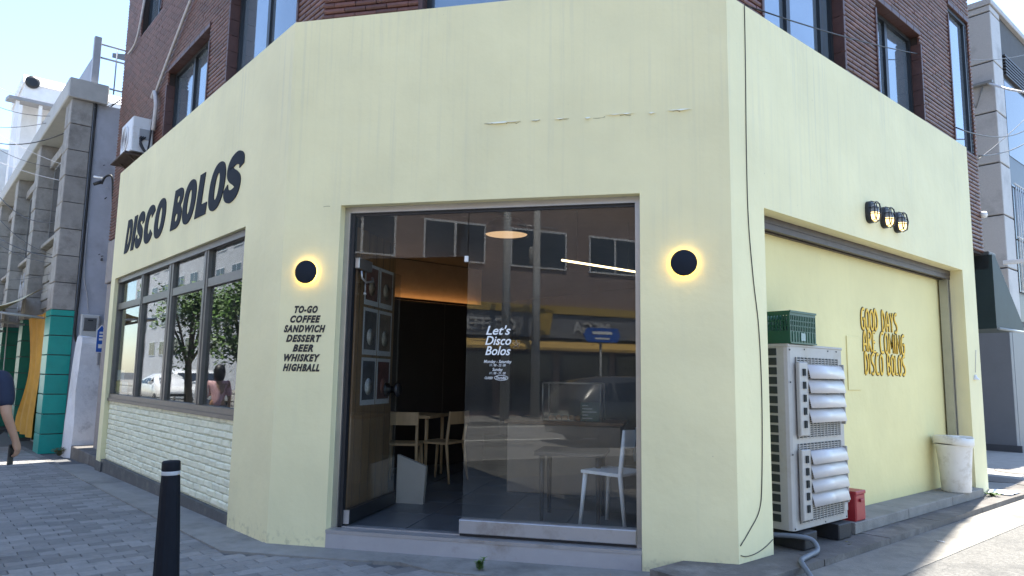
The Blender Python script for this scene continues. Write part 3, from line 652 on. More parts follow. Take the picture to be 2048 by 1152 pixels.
WDS = {'M': 1.35, 'I': .45, 'N': 1.1, 'L': .8, 'E': .85}
gold = thing('slogan_lettering', RR(3.2, -.248, 1.43), 'gold slogan with dark outlines painted on the deep yellow bay wall', 'lettering')
GOLD = mat('gold_letter_paint', (.88, .55, .06), .6, .12, 20); GDK = mat('letter_outline_paint', (.07, .04, .012), .6, .1)
for li, (line, a0, a1) in enumerate((('GOOD DAYS', 2.66, 3.56), ('ARE COMING', 2.68, 3.73), ('DISCO BOLOS', 2.70, 3.72))):
    wds = [(.75 if c == ' ' else WDS.get(c, 1.)) for c in line]; k = (a1-a0)/sum(wds); a = a0; zb = 1.885-li*.222; hh = .2
    wi = 0; word = ''; dk, gd = MB(), MB()
    def flush():
        w = gd.build('gold_word', GOLD, gold); dk.build('outline', GDK, w)
    for c, wd_ in zip(line, wds):
        if c == ' ': flush(); dk, gd = MB(), MB()
        else:
            for s in ST[c]:
                P = crspline([(x, y, 0) for x, y in s], 4) if c not in 'MNILYE' else [Vector((x, y, 0)) for x, y in s]
                for mb_, r, o in ((dk, .0200, .0015), (gd, .0130, .0075)):
                    pts = [RR(a+(.12+.76*p.x)*wd_*k, -.25+o, zb+.004*(p.x-.5)+p.y*hh) for p in P]; n0 = len(mb_.v); mb_.tube(pts, r, 8)
                    for v in mb_.v[n0:]:
                        d = (v-RR.o).dot(NR)+.25-o; v -= NR*(d*.72)
            if c == 'I' : pass
        a += wd_*k
    flush()
# window sticker lettering
stk = thing('door_sticker_lettering', F(.7, -.113, 1.36), 'white opening hours sticker on the fixed glass of the entrance', 'sticker')
WST = mat('white_vinyl', (.85, .86, .86), .6, .03)
for t, sz, z, sh, x, w in (("Let's", .098, 1.685, .3, .645, .20), ('Disco', .098, 1.605, .3, .645, .21), ('Bolos', .098, 1.525, .3, .645, .205), ('Monday - Saturday', .034, 1.462, .3, .645, .225), ('11 : 00 - 22 : 00', .026, 1.436, .3, .645, .13), ('Sunday', .034, 1.40, .3, .645, .085), ('11 : 00 - 21 : 00', .026, 1.374, .3, .645, .13), ('CLOSED', .026, 1.336, .3, .575, .065), ('Thursday', .034, 1.336, .3, .675, .085)):
    o = text_mesh(t, sz, WST, Matrix.Identity(4), shear=sh, bold=.015 if sz > .05 else .008, name='sticker_line', depth=.0003)
    xs = [v.co.x for v in o.data.vertices]; k = w/(max(xs)-min(xs)); c = (max(xs)+min(xs))/2
    o.data.transform(Matrix.Scale(k, 4, (1, 0, 0)) @ Matrix.Translation((-c, 0, 0))); o.parent = stk
    o.matrix_basis = Matrix.Translation(-Vector(stk['_w'])) @ facetext(F, x, -.1148, z)
ring = MB().tube([F(.675+.055*math.cos(t*.3927), -.1145, 1.347+.019*math.sin(t*.3927)) for t in range(16)], .002, 5, close=True); ring.build('sticker_ring', WST, stk)
star = MB().tube([F(.79+.032*math.cos(R_(90+144*t)), -.1145, 1.61+.032*math.sin(R_(90+144*t))) for t in range(5)], .0035, 5, close=True); star.build('sticker_star', WST, stk)
# ================================================================ lamps on the wall
GLOW = mat('warm_led_ring', (1, .75, .2), .5, .0, emit=(1, .70, .16, 11))
for x, z, lb in ((-.965, 2.19, 'round black wall lamp with a warm halo above the menu words'), (2.072, 2.205, 'round black wall lamp with a warm halo beside the right edge of the entrance')):
    t = thing('wall_lamp', F(x, 0, z-.095), lb, 'lamp', 'round halo lamps by the entrance')
    MB().lathe(F(x, .026, z), [(.0, 0), (.092, 0), (.096, .003), (.096, .014), (.092, .017), (0, .017)], 48, (0, -1, 0)).build('disc', NAVYBLK, t)
    MB().lathe(F(x, .0005, z), [(.030, 0), (.030, .0255)], 24, (0, -1, 0)).build('stem', BLACK, t)
    MB().lathe(F(x, .010, z), [(.066, 0), (.072, .002), (.072, .014), (.066, .0155)], 40, (0, -1, 0)).build('light_ring', GLOW, t)
LENS = mat('frosted_lamp_lens', (.30, .31, .31), .25, .04); BULB = mat('lit_lamp_glass', (.9, .8, .5), .3, .0, emit=(1, .66, .24, 1.1))
for a, z, lb in ((2.36, 2.965, 'oval black caged bulkhead lamp nearest the front corner of three over the shutter bay'), (2.69, 2.965, 'oval black caged bulkhead lamp in the middle of three over the shutter bay'), (3.0, 2.965, 'oval black caged bulkhead lamp farthest from the front corner of three over the shutter bay')):
    t = thing('bulkhead_lamp', RR(a, 0, z-.11), lb, 'lamp', 'bulkhead lamps over the shutter bay')
    w, h = .075, .105
    def oval(k, o, dz=0): return [RR(a+w*k*math.copysign(abs(math.cos(q))**.7, math.cos(q)), o, z+dz+h*k*math.copysign(abs(math.sin(q))**.7, math.sin(q))) for q in [i*math.pi/12 for i in range(24)]]
    b = MB(); rings = [oval(1, 0), oval(1.0, .03), oval(.93, .045), oval(.80, .047)]; n = 24
    b.add([p for r in rings for p in r], [(i*n+k, i*n+(k+1) % n, (i+1)*n+(k+1) % n, (i+1)*n+k) for i in range(3) for k in range(n)], True); b.add(rings[-1], [tuple(range(n))]); b.build('housing', BLACK, t)
    for nm, mt, zs in (('lens', LENS, (0, 1)), ('lit_lens', BULB, (-1, 0))):
        g = MB(); pts = []
        for i in range(9):
            th = math.pi*i/8
            for j in range(5):
                ph = (j/4*(math.pi/2)) if zs[0] == 0 else (-j/4*(math.pi/2)); 
                pts.append(RR(a+w*.76*math.cos(th)*math.cos(ph)**.6, .047+.05*(math.cos(ph)**.6)*abs(math.sin(th))**.7, z-.012+h*.76*math.sin(ph)))
        g.add(pts, [(i*5+j, i*5+j+1, (i+1)*5+j+1, (i+1)*5+j) for i in range(8) for j in range(4)], True); g.build(nm, mt, t)
    c = MB()
    for dx in (-.3, .3): c.tube([RR(a+w*dx*2, .045, z-h*.92), RR(a+w*dx*1.9, .09, z-h*.75), RR(a+w*dx*1.9, .105, z), RR(a+w*dx*1.9, .09, z+h*.75), RR(a+w*dx*2, .045, z+h*.92)], .0045, 6)
    for dz in (-.25, .3): c.tube([RR(a-w*.95, .04, z+h*dz), RR(a-w*.8, .088, z+h*dz), RR(a, .108, z+h*dz), RR(a+w*.8, .088, z+h*dz), RR(a+w*.95, .04, z+h*dz)], .0045, 6)
    c.tube([p+NR*.0 for p in oval(.86, .085)], .005, 6, close=True)
    c.build('cage', BLACK, t)
# ================================================================ outdoor unit in the bay
ACB = mat('ac_beige_grey', (.40, .39, .37), .45, .05, 3, dirt=(.33, .30, .25), dscale=3.5, dpos=(.5, .75)); ACL = mat('ac_louvre', (.56, .55, .55), .32, .03, spec=.6); ACD = mat('ac_dark_slot', (.02, .028, .03), .6, .1)
ac = thing('outdoor_unit', RR(1.145, -.12, .222), 'tall beige twin-fan air conditioner outdoor unit with slatted wind guides in the yellow bay', 'air conditioner')
A0, A1, O0, O1, Z0, Z1 = .69, 1.60, -.245, .035, .235, 1.625
b = MB(); c = .035
prof = [(A0, O0), (A1, O0), (A1, O1-.01), (A1-.01, O1), (A0+c, O1), (A0+c*.3, O1-c*.3), (A0, O1-c)]
n = len(prof); b.add([RR(a, o, Z0) for a, o in prof]+[RR(a, o, Z1) for a, o in prof], [tuple(range(n)), tuple(range(2*n-1, n-1, -1))]+[(i, n+i, n+(i+1) % n, (i+1) % n) for i in range(n)])
b.build('casing', ACB, ac)
MB().bbox(RR, A0-.004, A1+.004, O0, O1+.006, Z1, Z1+.022, .006).build('top_lid', ACB, ac)
for r in range(18):
    MB().bbox(RR, A0-.004, A0+.01, -.235, -.06, Z0+.055+r*.0745, Z0+.055+r*.0745+.056, .002).build('side_slot', ACD, ac)
for z0, z1 in ((.915, 1.545), (.28, .875)):
    g = MB().box(RR, .80, 1.50, O1, O1+.004, z0, z1); gr = g.build('fan_grille', ACD, ac)
    q = MB()
    for i in range(int((z1-z0)/.0165)): q.box(RR, .795, 1.505, O1+.005, O1+.011, z0+i*.0165, z0+i*.0165+.0065)
    for i in range(13): q.box(RR, .80+i*.058, .806+i*.058, O1+.0045, O1+.014, z0, z1)
    q.build('grille_wires', ACB, gr)
    fanc = RR(1.15, O1-.03, (z0+z1)/2)
    zt_, zb_ = z1-.055, z0+.115
    br = MB().bbox(RR, .775, .915, O1+.012, O1+.045, zb_-.09, zt_+.015, .006).build('guide_bracket', ACB, ac)
    for i in range(5):
        zc = zb_-.03+i*(zt_-zb_)/4.6
        MB().bbox(RR, .825, .858, O1+.0449, O1+.0485, zc, zc+.055, .012).build('bracket_hole', ACD, br)
    MB().bbox(RR, 1.515, 1.53, O1+.012, O1+.05, zb_-.02, zt_+.01, .004).build('guide_bracket', ACB, ac)
    for i in range(4):
        zz = zb_+i*(zt_-zb_)/4; hh = (zt_-zb_)/4
        lv = MB(); pr = [(.02, hh*1.0), (.05, hh*.985), (.085, hh*.90), (.12, hh*.55), (.15, hh*.05), (.14, hh*.045), (.108, hh*.53), (.075, hh*.86), (.045, hh*.94), (.02, hh*.95)]
        k = len(pr); lv.add([RR(a, O1+.004+o*.42, zz+z) for a in (.916, 1.514) for o, z in pr], [tuple(range(k)), tuple(range(2*k-1, k-1, -1))]); lv.add([RR(a, O1+.004+o*.42, zz+z) for a in (.916, 1.514) for o, z in pr], [(j, (j+1) % k, k+(j+1) % k, k+j) for j in range(k)], True)
        lv.build('wind_louvre', ACL, ac)
MB().bbox(RR, 1.525, 1.59, O1+.0, O1+.008, .30, .44, .003).build('service_cover', ACB, ac)
MB().box(RR, 1.535, 1.58, O1+.0085, O1+.0095, .35, .42).build('rating_label', mat('label_grey', (.36, .36, .37), .5, .3, 60), ac)
scr = MB()
for a, z in ((.72, 1.60), (.95, 1.61), (1.35, 1.61), (1.5, 1.61), (.715, 1.35), (.715, .8), (.72, .25), (1.2, .25), (1.57, .25)): scr.lathe(RR(a, O1+.001, z), [(.007, 0), (.006, .003), (0, .004)], 8, NR)
scr.build('screw', ACD, ac)
for a0, a1, o1, lb in ((.74, .94, .095, 'black rubber block under the outdoor unit near the grey hose'), (1.30, 1.52, .095, 'black rubber block under the outdoor unit near the red box')):
    t = MB().bbox(RR, a0, a1, -.24, o1, .102, .222, .008).build('rubber_block', RUBBER); t['label'] = lb; t['category'] = 'block'; t['group'] = 'blocks under the outdoor unit'
# green crate with glassware on the unit
GRN = mat('green_crate_plastic', (.004, .065, .036), .4, .12, 8)
cr = thing('bottle_crate', RR(.93, -.06, 1.649), 'dark green plastic bottle crate standing on the outdoor unit', 'crate')
a0, a1, o0, o1, z0, z1 = .70, 1.115, -.23, .055, 1.649, 1.905
for nm, aa, oo, ax in (('side_wall', (a0, a1), (o1-.012, o1), 0), ('side_wall', (a0, a1), (o0, o0+.012), 0), ('end_wall', (a0, a0+.012), (o0+.012, o1-.012), 1), ('end_wall', (a1-.012, a1), (o0+.012, o1-.012), 1)):
    w = MB()
    w.box(RR, *aa, *oo, z0, z0+.10); w.box(RR, *aa, *oo, z1-.035, z1)
    lo, hi = aa if ax == 0 else oo; nb = 15 if ax == 0 else 10
    for i in range(nb+1):
        x = lo+(hi-lo-.010)*i/nb; w.box(RR, *((x, x+.010) if ax == 0 else aa), *(oo if ax == 0 else (x, x+.010)), z0+.1001, z1-.0351)
    for zz in (z0+.135, z0+.175):
        w.box(RR, *((aa[0]+.001, aa[1]-.001) if ax == 0 else (aa[0]+.002, aa[1]-.002)), *((oo[0]+.002, oo[1]-.002) if ax == 0 else (oo[0]+.001, oo[1]-.001)), zz, zz+.010)
    wo = w.build(nm, GRN, cr)
    rb = MB()
    if ax == 0 and oo[1] > 0:
        for i in range(9): rb.box(RR, a0+.03+i*.044, a0+.036+i*.044, o1+.0002, o1+.005, z0+.004, z0+.096)
        rb.box(RR, a0-.003, a1+.003, o1+.0002, o1+.008, z1-.014, z1+.002); rb.box(RR, a0-.003, a1+.003, o1+.0002, o1+.006, z0-.0, z0+.012)
        rb.build('rib', GRN, wo)
MB().box(RR, a0+.012, a1-.012, o0+.012, o1-.012, z0, z0+.01).build('base', GRN, cr)
MB().box(RR, .86, .93, o1+.0055, o1+.0065, 1.675, 1.735).build('paper_label', mat('worn_label', (.33, .42, .38), .6, .3, 90), cr)
GJ = glass('jar_glass', (.75, .85, .8), 1.45)
for i, (a, o, r, h, lb) in enumerate(((.80, -.02, .035, .20, 'clear glass bottle inside the green crate by the front corner'), (.91, -.03, .035, .21, 'clear glass bottle inside the green crate beside its label'), (1.02, -.04, .032, .19, 'clear glass bottle inside the green crate by its far end'))):
    g = MB().lathe(RR(a, o, 1.66), [(r, 0), (r, h*.55), (r*.4, h*.75), (r*.36, h), (r*.3, h), (r*.33, h*.74), (r*.9, h*.53), (r*.9, .006)], 16).build('bottle', GJ); g['label'] = lb; g['category'] = 'bottle'; g['group'] = 'bottles in the green crate'
# red box, bin, hose, wires
REDM = mat('red_plastic', (.33, .022, .03), .42, .1, 6)
rb = thing('red_box', RR(1.79, .0, .192), 'small red plastic box on the bay step beside the outdoor unit', 'box')
MB().bbox(RR, 1.70, 1.88, -.11, .06, .193, .415, .010).build('body', REDM, rb); MB().bbox(RR, 1.696, 1.884, -.114, .066, .41, .44, .006).build('lid', REDM, rb)
m = MB(); m.bbox(RR, 1.76, 1.82, .0602, .078, .35, .375, .004); m.build('latch', REDM, rb)
binn = thing('trash_bin', RR(4.36, -.02, .192), 'dirty white tapered plastic bin with a loose lid at the end of the yellow bay', 'bin')
BINW = mat('dirty_white_plastic', (.72, .71, .68), .5, .05, 4, dirt=(.45, .41, .33), dscale=5, dpos=(.5, .72))
cb = RR(4.36, -.03, .193)
MB().lathe(cb, [(.135, 0), (.142, .01), (.155, .25), (.172, .46), (.186, .50), (.186, .505), (.172, .505), (.165, .45), (.13, .02)], 32).build('body', BINW, binn)
m = MB().lathe(cb+Vector((0, 0, .50)), [(.192, 0), (.198, .005), (.198, .075), (.19, .085), (.186, .085), (.186, .09)], 32)
for v in m.v:
    d = v-cb; ang = math.atan2(d.y, d.x); v.z += .012*math.sin(2*ang+.6)+.02*(d.dot(UR)/.2)*-.5; v += (v-cb-Vector((0, 0, d.z)))*.03*math.sin(3*ang)
m.build('rim', BINW, binn)
m = MB().lathe(cb+Vector((0, 0, .575)), [(.19, 0), (.185, .012), (.1, .016), (0, .018)], 32)
for v in m.v:
    d = v-cb; v.z += .02*(d.dot(UR)/.2)*-.5+.006*math.sin(9*d.x+4*d.y)
m.build('lid', mat('grey_lid', (.42, .41, .38), .6, .2, 14), binn)
m = MB().bbox(RR, 4.53, 4.60, -.05, .0, .66, .69, .006); m.build('handle', BINW, binn)
HOSE = mat('grey_hose', (.13, .15, .175), .5, .1, 30)
hp = crspline([RR(.62, -.1, .20), RR(.70, .06, .205), RR(.755, .145, .185), RR(.72, .20, .13), RR(.55, .22, .118), RR(.40, .245, .118), RR(.30, .30, .118), RR(.24, .37, .085), RR(.16, .43, .069), RR(-.1, .52, .069), RR(-.5, .58, .066)], 8)
o = MB().tube(hp, .0185, 10).build('drain_hose', HOSE); o['label'] = 'grey corrugated drain hose curling from under the outdoor unit over the kerb'; o['category'] = 'hose'
def cable(name, pts, r, m, label, cat='cable', k=6, grp=None):
    o = MB().tube(crspline(pts, k) if k else pts, r, 6).build(name, m); o['label'] = label; o['category'] = cat
    if grp: o['group'] = grp
    return o
def onR_(px, py, o):
    d = ray(px, py); n = NR; P = RR(0, o, 0); return CAM+d*((P-CAM).dot(n)/d.dot(n))
CBL = mat('black_cable', (.012, .012, .013), .5, .1); CBG = mat('pale_cable', (.52, .50, .50), .5, .1)
cable('wall_wire', [onR_(*p, .004) for p in ((1489, 11), (1491, 120), (1493, 300), (1497, 440), (1507, 560), (1518, 660), (1524, 800), (1524, 960), (1519, 1020), (1500, 1060), (1481, 1092))], .0035, CBL, 'thin black wire hanging down the corner of the yellow side wall', 'wire')
cable('wall_wire', [onR_(*p, .004) for p in ((1482, 1111), (1492, 1113), (1510, 1108), (1530, 1095), (1546, 1079))], .003, CBL, 'short black wire looping low across the foot of the yellow side wall', 'wire')
m = thing('door_stop_hook', onR_(1949, 760, 0), 'small white plastic hook on a wire on the end pier of the yellow side wall', 'hook')
MB().tube([onR_(1952, 700, .004), onR_(1951, 745, .006)], .003, 6).build('wire', CBG, m); b = onR_(1950, 758, .004)
MB().lathe(b+NR*.005, [(.012, .05), (.02, .02), (.045, .0), (.04, -.01), (0, -.01)], 12).build('cup', WHITEP, m)
# bollard
bo = ray(331, 1178); bp_ = CAM+bo*(-CAM.z/bo.z)
bol = thing('bollard', bp_, 'black ribbed rubber bollard with a white reflective band on the pavers', 'bollard')
m = MB(); prof = [(.090, 0), (.090, .02), (.078, .05), (.069, .35), (.060, .62), (.0555, .700)]; n = 48
pts = []
for r, h in prof: pts += [bp_+Vector((math.cos(k*2*math.pi/n)*r*(1-.028*(k % 4 < 2)), math.sin(k*2*math.pi/n)*r*(1-.028*(k % 4 < 2)), h)) for k in range(n)]
m.add(pts, [(i*n+k, i*n+(k+1) % n, (i+1)*n+(k+1) % n, (i+1)*n+k) for i in range(len(prof)-1) for k in range(n)])
RUB2 = mat('bollard_rubber', (.007, .009, .014), .7, .1, 30, .15, 150, spec=.2)
m.build('post', RUB2, bol)
MB().lathe(bp_, [(.0552, .7002), (.056, .704), (.0555, .722), (.055, .725)], 48).build('reflective_band', mat('reflective_white', (.42, .44, .46), .4, .04), bol)
MB().lathe(bp_, [(.0548, .7255), (.0565, .73), (.0555, .775), (.054, .783), (.048, .788), (0, .791)], 48).build('cap', RUB2, bol)
bol.rotation_mode = 'QUATERNION'; bol.rotation_quaternion = Matrix.Rotation(R_(-1.6), 3, FWD).to_quaternion()
# weeds
LEAF = mat('weed_leaf', (.10, .19, .035), .5, .2, 30); DRY = mat('dry_weed', (.22, .2, .08), .7, .2, 30)
def weed(base, h, n, spread, m, label, seed, leaf=.03, cat='weed'):
    random.seed(seed); t = thing('weed', base, label, cat); st = MB(); lf = MB(); base = Vector(base)
    for i in range(n):
        a = random.uniform(0, 6.28); d = Vector((math.cos(a), math.sin(a), 0))*spread*random.uniform(.2, 1); top = base+d+Vector((0, 0, h*random.uniform(.5, 1)))
        P = crspline([base, base.lerp(top, .5)+Vector((0, 0, h*.12)), top], 4); st.tube(P, [.0025*(1-.7*k/len(P)) for k in range(len(P))], 5)
        for p in P[1:]:
            for q in range(3):
                b = random.uniform(0, 6.28); u = Vector((math.cos(b), math.sin(b), random.uniform(.1, .7))).normalized(); s = u.cross(Vector((0, 0, 1))).normalized()
                l = leaf*random.uniform(.6, 1.2); w = l*.22
                lf.add([p, p+u*l*.5+s*w, p+u*l-Vector((0, 0, l*.15)), p+u*l*.5-s*w], [(0, 1, 2), (0, 2, 3)])
    st.build('stem', m, t); lf.build('leaves', m, t); return t
def onG(px, py, z=0): d = ray(px, py); return CAM+d*((z-CAM.z)/d.z)
weed(onG(960, 1140, .004), .085, 7, .03, LEAF, 'small green weed growing from the crack in front of the entrance step', 1, .035)
weed(onG(1500*0+1700, 1098, .05), .045, 9, .07, DRY, 'dry weed tuft growing along the side street kerb', 4, .025)
t = MB().tube([onG(1872, 1081, .055), onG(1889, 1084, .055)], .004, 8).build('cigarette_end', WHITEP); t['label'] = 'white cigarette end lying in the gutter by the kerb'; t['category'] = 'litter'
weed(onG(1985, 992, .1), .04, 12, .12, LEAF, 'low green weed in the sun at the far end of the kerb', 6, .03)
# ================================================================ outdoor unit and pipes on the left wall
au = thing('wall_outdoor_unit', L(6.25, -.15, 4.60), 'white air conditioner outdoor unit on a rusty bracket high on the brick wall', 'air conditioner')
ACW = mat('ac_white', (.66, .67, .69), .45, .06, 4, dirt=(.5, .48, .44), dscale=5)
MB().bbox(L, 5.92, 6.62, -.30, .0, 4.66, 5.20, .015).build('casing', ACW, au)
MB().lathe(L(6.34, .001, 4.93), [(.215, 0), (.215, .012), (.195, .016), (.19, .006)], 32, NL).build('fan_ring', ACW, au)
g = MB()
for i in range(9): g.lathe(L(6.34, .004, 4.93), [(.02+i*.02, 0), (.024+i*.02, .006), (.028+i*.02, 0)], 28, NL)
g.build('fan_grille', mat('ac_grille', (.2, .2, .21), .5, .05), au)
MB().bbox(L, 5.905, 5.92, -.24, -.10, 4.86, 5.02, .004).build('valve_cover', mat('ac_grey_cover', (.30, .31, .33), .5, .1), au)
RUST = mat('rusty_steel', (.07, .045, .035), .7, .35, 18)
m = MB()
for a in (5.98, 6.55): m.box(L, a, a+.03, -.36, .06, 4.62, 4.655); m.tube([L(a+.015, -.33, 4.35), L(a+.015, .04, 4.62)], .014, 6)
m.build('bracket', RUST, au)
MB().box(L, 5.88, 6.75, -.34, .10, 4.585, 4.60).build('drip_tray', RUST, au)
m = MB()
for k in range(3): m.tube(crspline([L(5.91, -.13-.03*k, 4.9), L(5.83, -.10, 4.82-.03*k), L(5.80, -.2, 4.65), L(5.86, -.25, 5.0+.05*k), L(5.84, -.26, 5.4), L(5.83, -.27, 5.62)], 6), .011, 6)
m.build('pipe', mat('black_lagging', (.03, .03, .034), .7, .2, 20), au)
LAG = mat('white_lagging', (.50, .47, .46), .7, .15, 20)
cable('pipe_run', [L(5.80, -.26, 5.0), L(5.70, -.25, 5.35), L(5.85, -.25, 5.62), L(6.05, -.27, 5.60)], .03, LAG, 'white wrapped pipe elbow above the wall outdoor unit', 'pipe')
cable('pipe_run', [L(5.9, -.27, 5.60), L(5.3, -.265, 5.95), L(4.6, -.265, 6.35), L(3.9, -.265, 6.75), L(2.9, -.265, 7.5), L(2.5, -.265, 8.2)], .022, LAG, 'long white wrapped pipe climbing the brick wall to the upper right', 'pipe')
cable('pipe_run', [L(8.02, -.265, 7.0), L(7.5, -.265, 7.05), L(7.2, -.265, 7.5), L(6.9, -.265, 8.3), L(6.6, -.265, 9.2)], .018, LAG, 'thin white pipe climbing the far end of the brick wall', 'pipe')
# ================================================================ entry between the buildings
STN = mat('pinkish_stone', (.26, .235, .225), .7, .15, 8, .2, 60); LAV = mat('lavender_grey_paint', (.42, .43, .48), .75, .12, 2.5, .2, 40, dirt=(.30, .30, .33), dscale=1.3)
dw = thing('stair_doorway', L(7.1, -.5, -.12), 'narrow stone doorway beside the far end of the yellow building', 'doorway')
MB().bbox(L, 6.47, 6.85, -.58, -.22, -.12, 2.85, .01).build('jamb', STN, dw); MB().bbox(L, 7.75, 8.3, -.58, -.30, -.12, 2.85, .01).build('jamb', STN, dw)
MB().bbox(L, 6.47, 8.3, -.58, -.26, 2.86, 3.60, .01).build('lintel', STN, dw); MB().box(L, 6.85, 7.75, -.58, -.5, .05, 2.85).build('door', mat('dark_metal_door', (.04, .04, .045), .5, .15), dw)
m = MB()
for a0, a1 in ((6.475, 7.3), (7.306, 8.2), (8.206, 9.0)): m.bbox(L, a0, a1, -.9, -.075, -.3, .035, .01)
o = m.build('entry_step', CONCD); o['label'] = 'dark stone step at the far end of the yellow wall before the alley'; o['category'] = 'step'
weed(L(9.15, .05, -.16), .16, 14, .16, DRY, 'straggling yellow green weeds at the end of the stone step', 9, .05)
# white rendered stub wall with meter and sign
st = MB(); WR = mat('white_render', (.66, .66, .68), .85, .12, 5, .8, 25, dirt=(.35, .35, .37), dscale=2.5)
ring0 = [(8.9, -.80), (8.9, -.06), (9.15, .0), (9.5, -.04), (9.5, -.80)]; pts = []
random.seed(4)
for z in (-.2, .4, 1.0, 1.45, 1.85, 1.96):
    k = 1-.10*max(0, z)/1.6; pts += [L(9.2+(a-9.2)*k+random.uniform(-.02, .02), -.45+(o+.45)*(k if z < 1.9 else .85)+random.uniform(-.02, .02), z+(random.uniform(-.03, .03) if z > 1.4 else 0)) for a, o in ring0]
st.add(pts, [(i*5+k, i*5+(k+1) % 5, (i+1)*5+(k+1) % 5, (i+1)*5+k) for i in range(5) for k in range(5)]+[tuple(range(25, 30))])
o = st.build('stub_wall', WR); o['label'] = 'lumpy white rendered stub wall at the mouth of the alley'; o['category'] = 'wall'
# ================================================================ neighbour building on the left
NB = thing('stone_building', L(14, -2, -.2), 'grey stone two storey building with teal tiled columns beyond the alley', 'building')
STG = mat('grey_stone_block', (.31, .29, .265), .75, .15, 5, .4, 50, rand=.10, dirt=(.17, .155, .14), dscale=2.4, dpos=(.48, .7)); TEAL = mat('teal_tile', (.004, .29, .24), .35, .08, 6, rand=.07); TEALD = mat('dark_green_tile', (.006, .15, .10), .4, .1, 6, rand=.08); GRT = mat('tile_grout_brown', (.09, .07, .065), .8, .1)
SIDE = mat('stone_joint', (.10, .10, .105), .85, .15)
NS, NO = 10.0, .26
MB().box(L, NS+.12, 27, -7, -.1, -.3, 6.65).build('wall', mat('grey_stucco', (.30, .30, .30), .85, .15, 4, .4, 40, dirt=(.2, .2, .2), dscale=1.5), NB)
MB().box(L, NS+.06, NS+.12, -6.9, -.09, -.3, 6.64).build('side_wall', LAV, NB)
def pilaster(a0, a1, zt0, z1, bh, tile_h):
    core = MB().box(L, a0+.03, a1-.03, -.12, NO-.03, -.3, z1).build('pilaster', SIDE, NB)
    z = zt0
    while z < z1-.05:
        MB().bbox(L, a0+random.uniform(-.006, .006), a1, -.115, NO+random.uniform(-.006, .006), z+.008, min(z+bh, z1)-.008, .012).build('stone_block', STG, core); z += bh
    z = -.2
    while z < zt0-.05:
        MB().bbox(L, a0-.008, a1+.004, -.115, NO+.006, z+.012, min(z+tile_h, zt0)-.006, .004).build('tile', TEAL if a0 < 12 else TEALD, core); z += tile_h
    return core
for pa in (NS, 13.9, 18.0, 22.2): pilaster(pa, pa+.62, 2.48, 6.62, .52, .365)
MB().bbox(L, NS-.10, 27, -.35, NO+.08, 6.62, 7.0, .02).build('cornice', mat('pale_cornice', (.42, .41, .39), .75, .1, 4, .2, 50), NB)
DKG = mat('dark_glass', (.02, .024, .03), .08, .1, spec=.8)
for b0, b1 in ((NS+.62, 13.9), (14.52, 18.0), (18.62, 22.2)):
    w = MB().box(L, b0+.25, b1-.2, -.1005, -.03, 4.25, 6.05).build('window', mat('grey_window_frame', (.16, .165, .17), .5, .1), NB)
    for i in range(2):
        x0 = b0+.32+i*(b1-b0-.6)/2; MB().box(L, x0, x0+(b1-b0-.75)/2, -.0295, -.022, 4.32, 5.98).build('pane', DKG, w)
    for k in range(7): MB().bbox(L, b0+.02, b1-.02, -.1, -.04+.02*(k % 2), 2.72+k*.2, 2.72+k*.2+.185, .01).build('siding_board', STG, NB)
    MB().bbox(L, b0+.02, b1-.02, -.1, .08, 4.14, 4.23, .01).build('window_ledge', STG, NB); MB().bbox(L, b0+.02, b1-.02, -.1, .05, 6.07, 6.28, .01).build('window_head', STG, NB)
    for i in range(6):
        for j in range(6): MB().bbox(L, b0+.02+i*(b1-b0-.04)/6, b0+.02+(i+1)*(b1-b0-.04)/6-.012, -.1005, -.085, -.2+j*.37, -.2+(j+1)*.37-.012, .003).build('wall_tile', TEALD, NB)
m = thing('ornament_grille', L(15.6, .09, 2.6), 'white wrought scroll grille on the grey siding of the stone building', 'grille')
q = MB()
for i in range(5):
    c = L(14.5+i*.55, .10, 3.2); q.tube([c+UL*.22*math.cos(t*.5)+Vector((0, 0, .34*math.sin(t*.5))) for t in range(12)], .012, 5); q.tube([c+Vector((0, 0, -.6)), c+UL*.12, c+Vector((0, 0, .6))], .01, 5)
q.build('scrollwork', CBG, m)
# roof railing, sloped parapet and roof hut
rl = thing('roof_railing', L(NS+.1, -.6, 7.0), 'thin grey steel railing on the roof of the stone building', 'railing'); RAIL = mat('grey_rail', (.36, .37, .40), .5, .1)
MB().bbox(L, NS+.0, NS+.11, -.16, -.03, 7.0, 8.0, .008).build('post', RAIL, rl)
for k in range(6): MB().tube([L(NS+.05, -.45-.42*k, 6.9), L(NS+.05, -.45-.42*k, 7.88)], .014, 6).build('baluster', RAIL, rl)
for z in (7.0, 7.6, 7.88): MB().tube([L(NS+.05, -.05, z), L(NS+.05, -2.7, z)], .02, 6).build('rail', RAIL, rl)
pp = thing('roof_parapet', L(16, -.2, 7.0), 'row of grey sheet panels standing along the roof edge of the stone building', 'parapet')
for i in range(7):
    a = NS+.12+i*2.4; MB().box(L, a+.06, a+2.34, -.13, -.09, 7.001, 7.72).build('panel', mat('grey_sheet', (.27, .275, .31), .55, .1, 3), pp); MB().box(L, a+2.34, a+2.46, -.16, -.04, 7.0, 7.80).build('post', RAIL, pp)
hut = thing('roof_hut', L(11.6, -4.0, 6.65), 'small roof hut with a dark sloping tiled roof behind the railing', 'hut')
MB().box(L, 10.6, 13, -5.5, -1.3, 6.65, 8.0).build('wall', mat('ochre_wall', (.42, .38, .24), .8, .15, 4), hut)
MB().prism(Fr(L(0, 0, 0), UL, NL), [(10.2, 7.75), (13.4, 9.0), (13.4, 9.12), (10.1, 7.9)], -5.8, -.95).build('roof', mat('dark_roof', (.07, .07, .078), .7, .2, 8), hut)
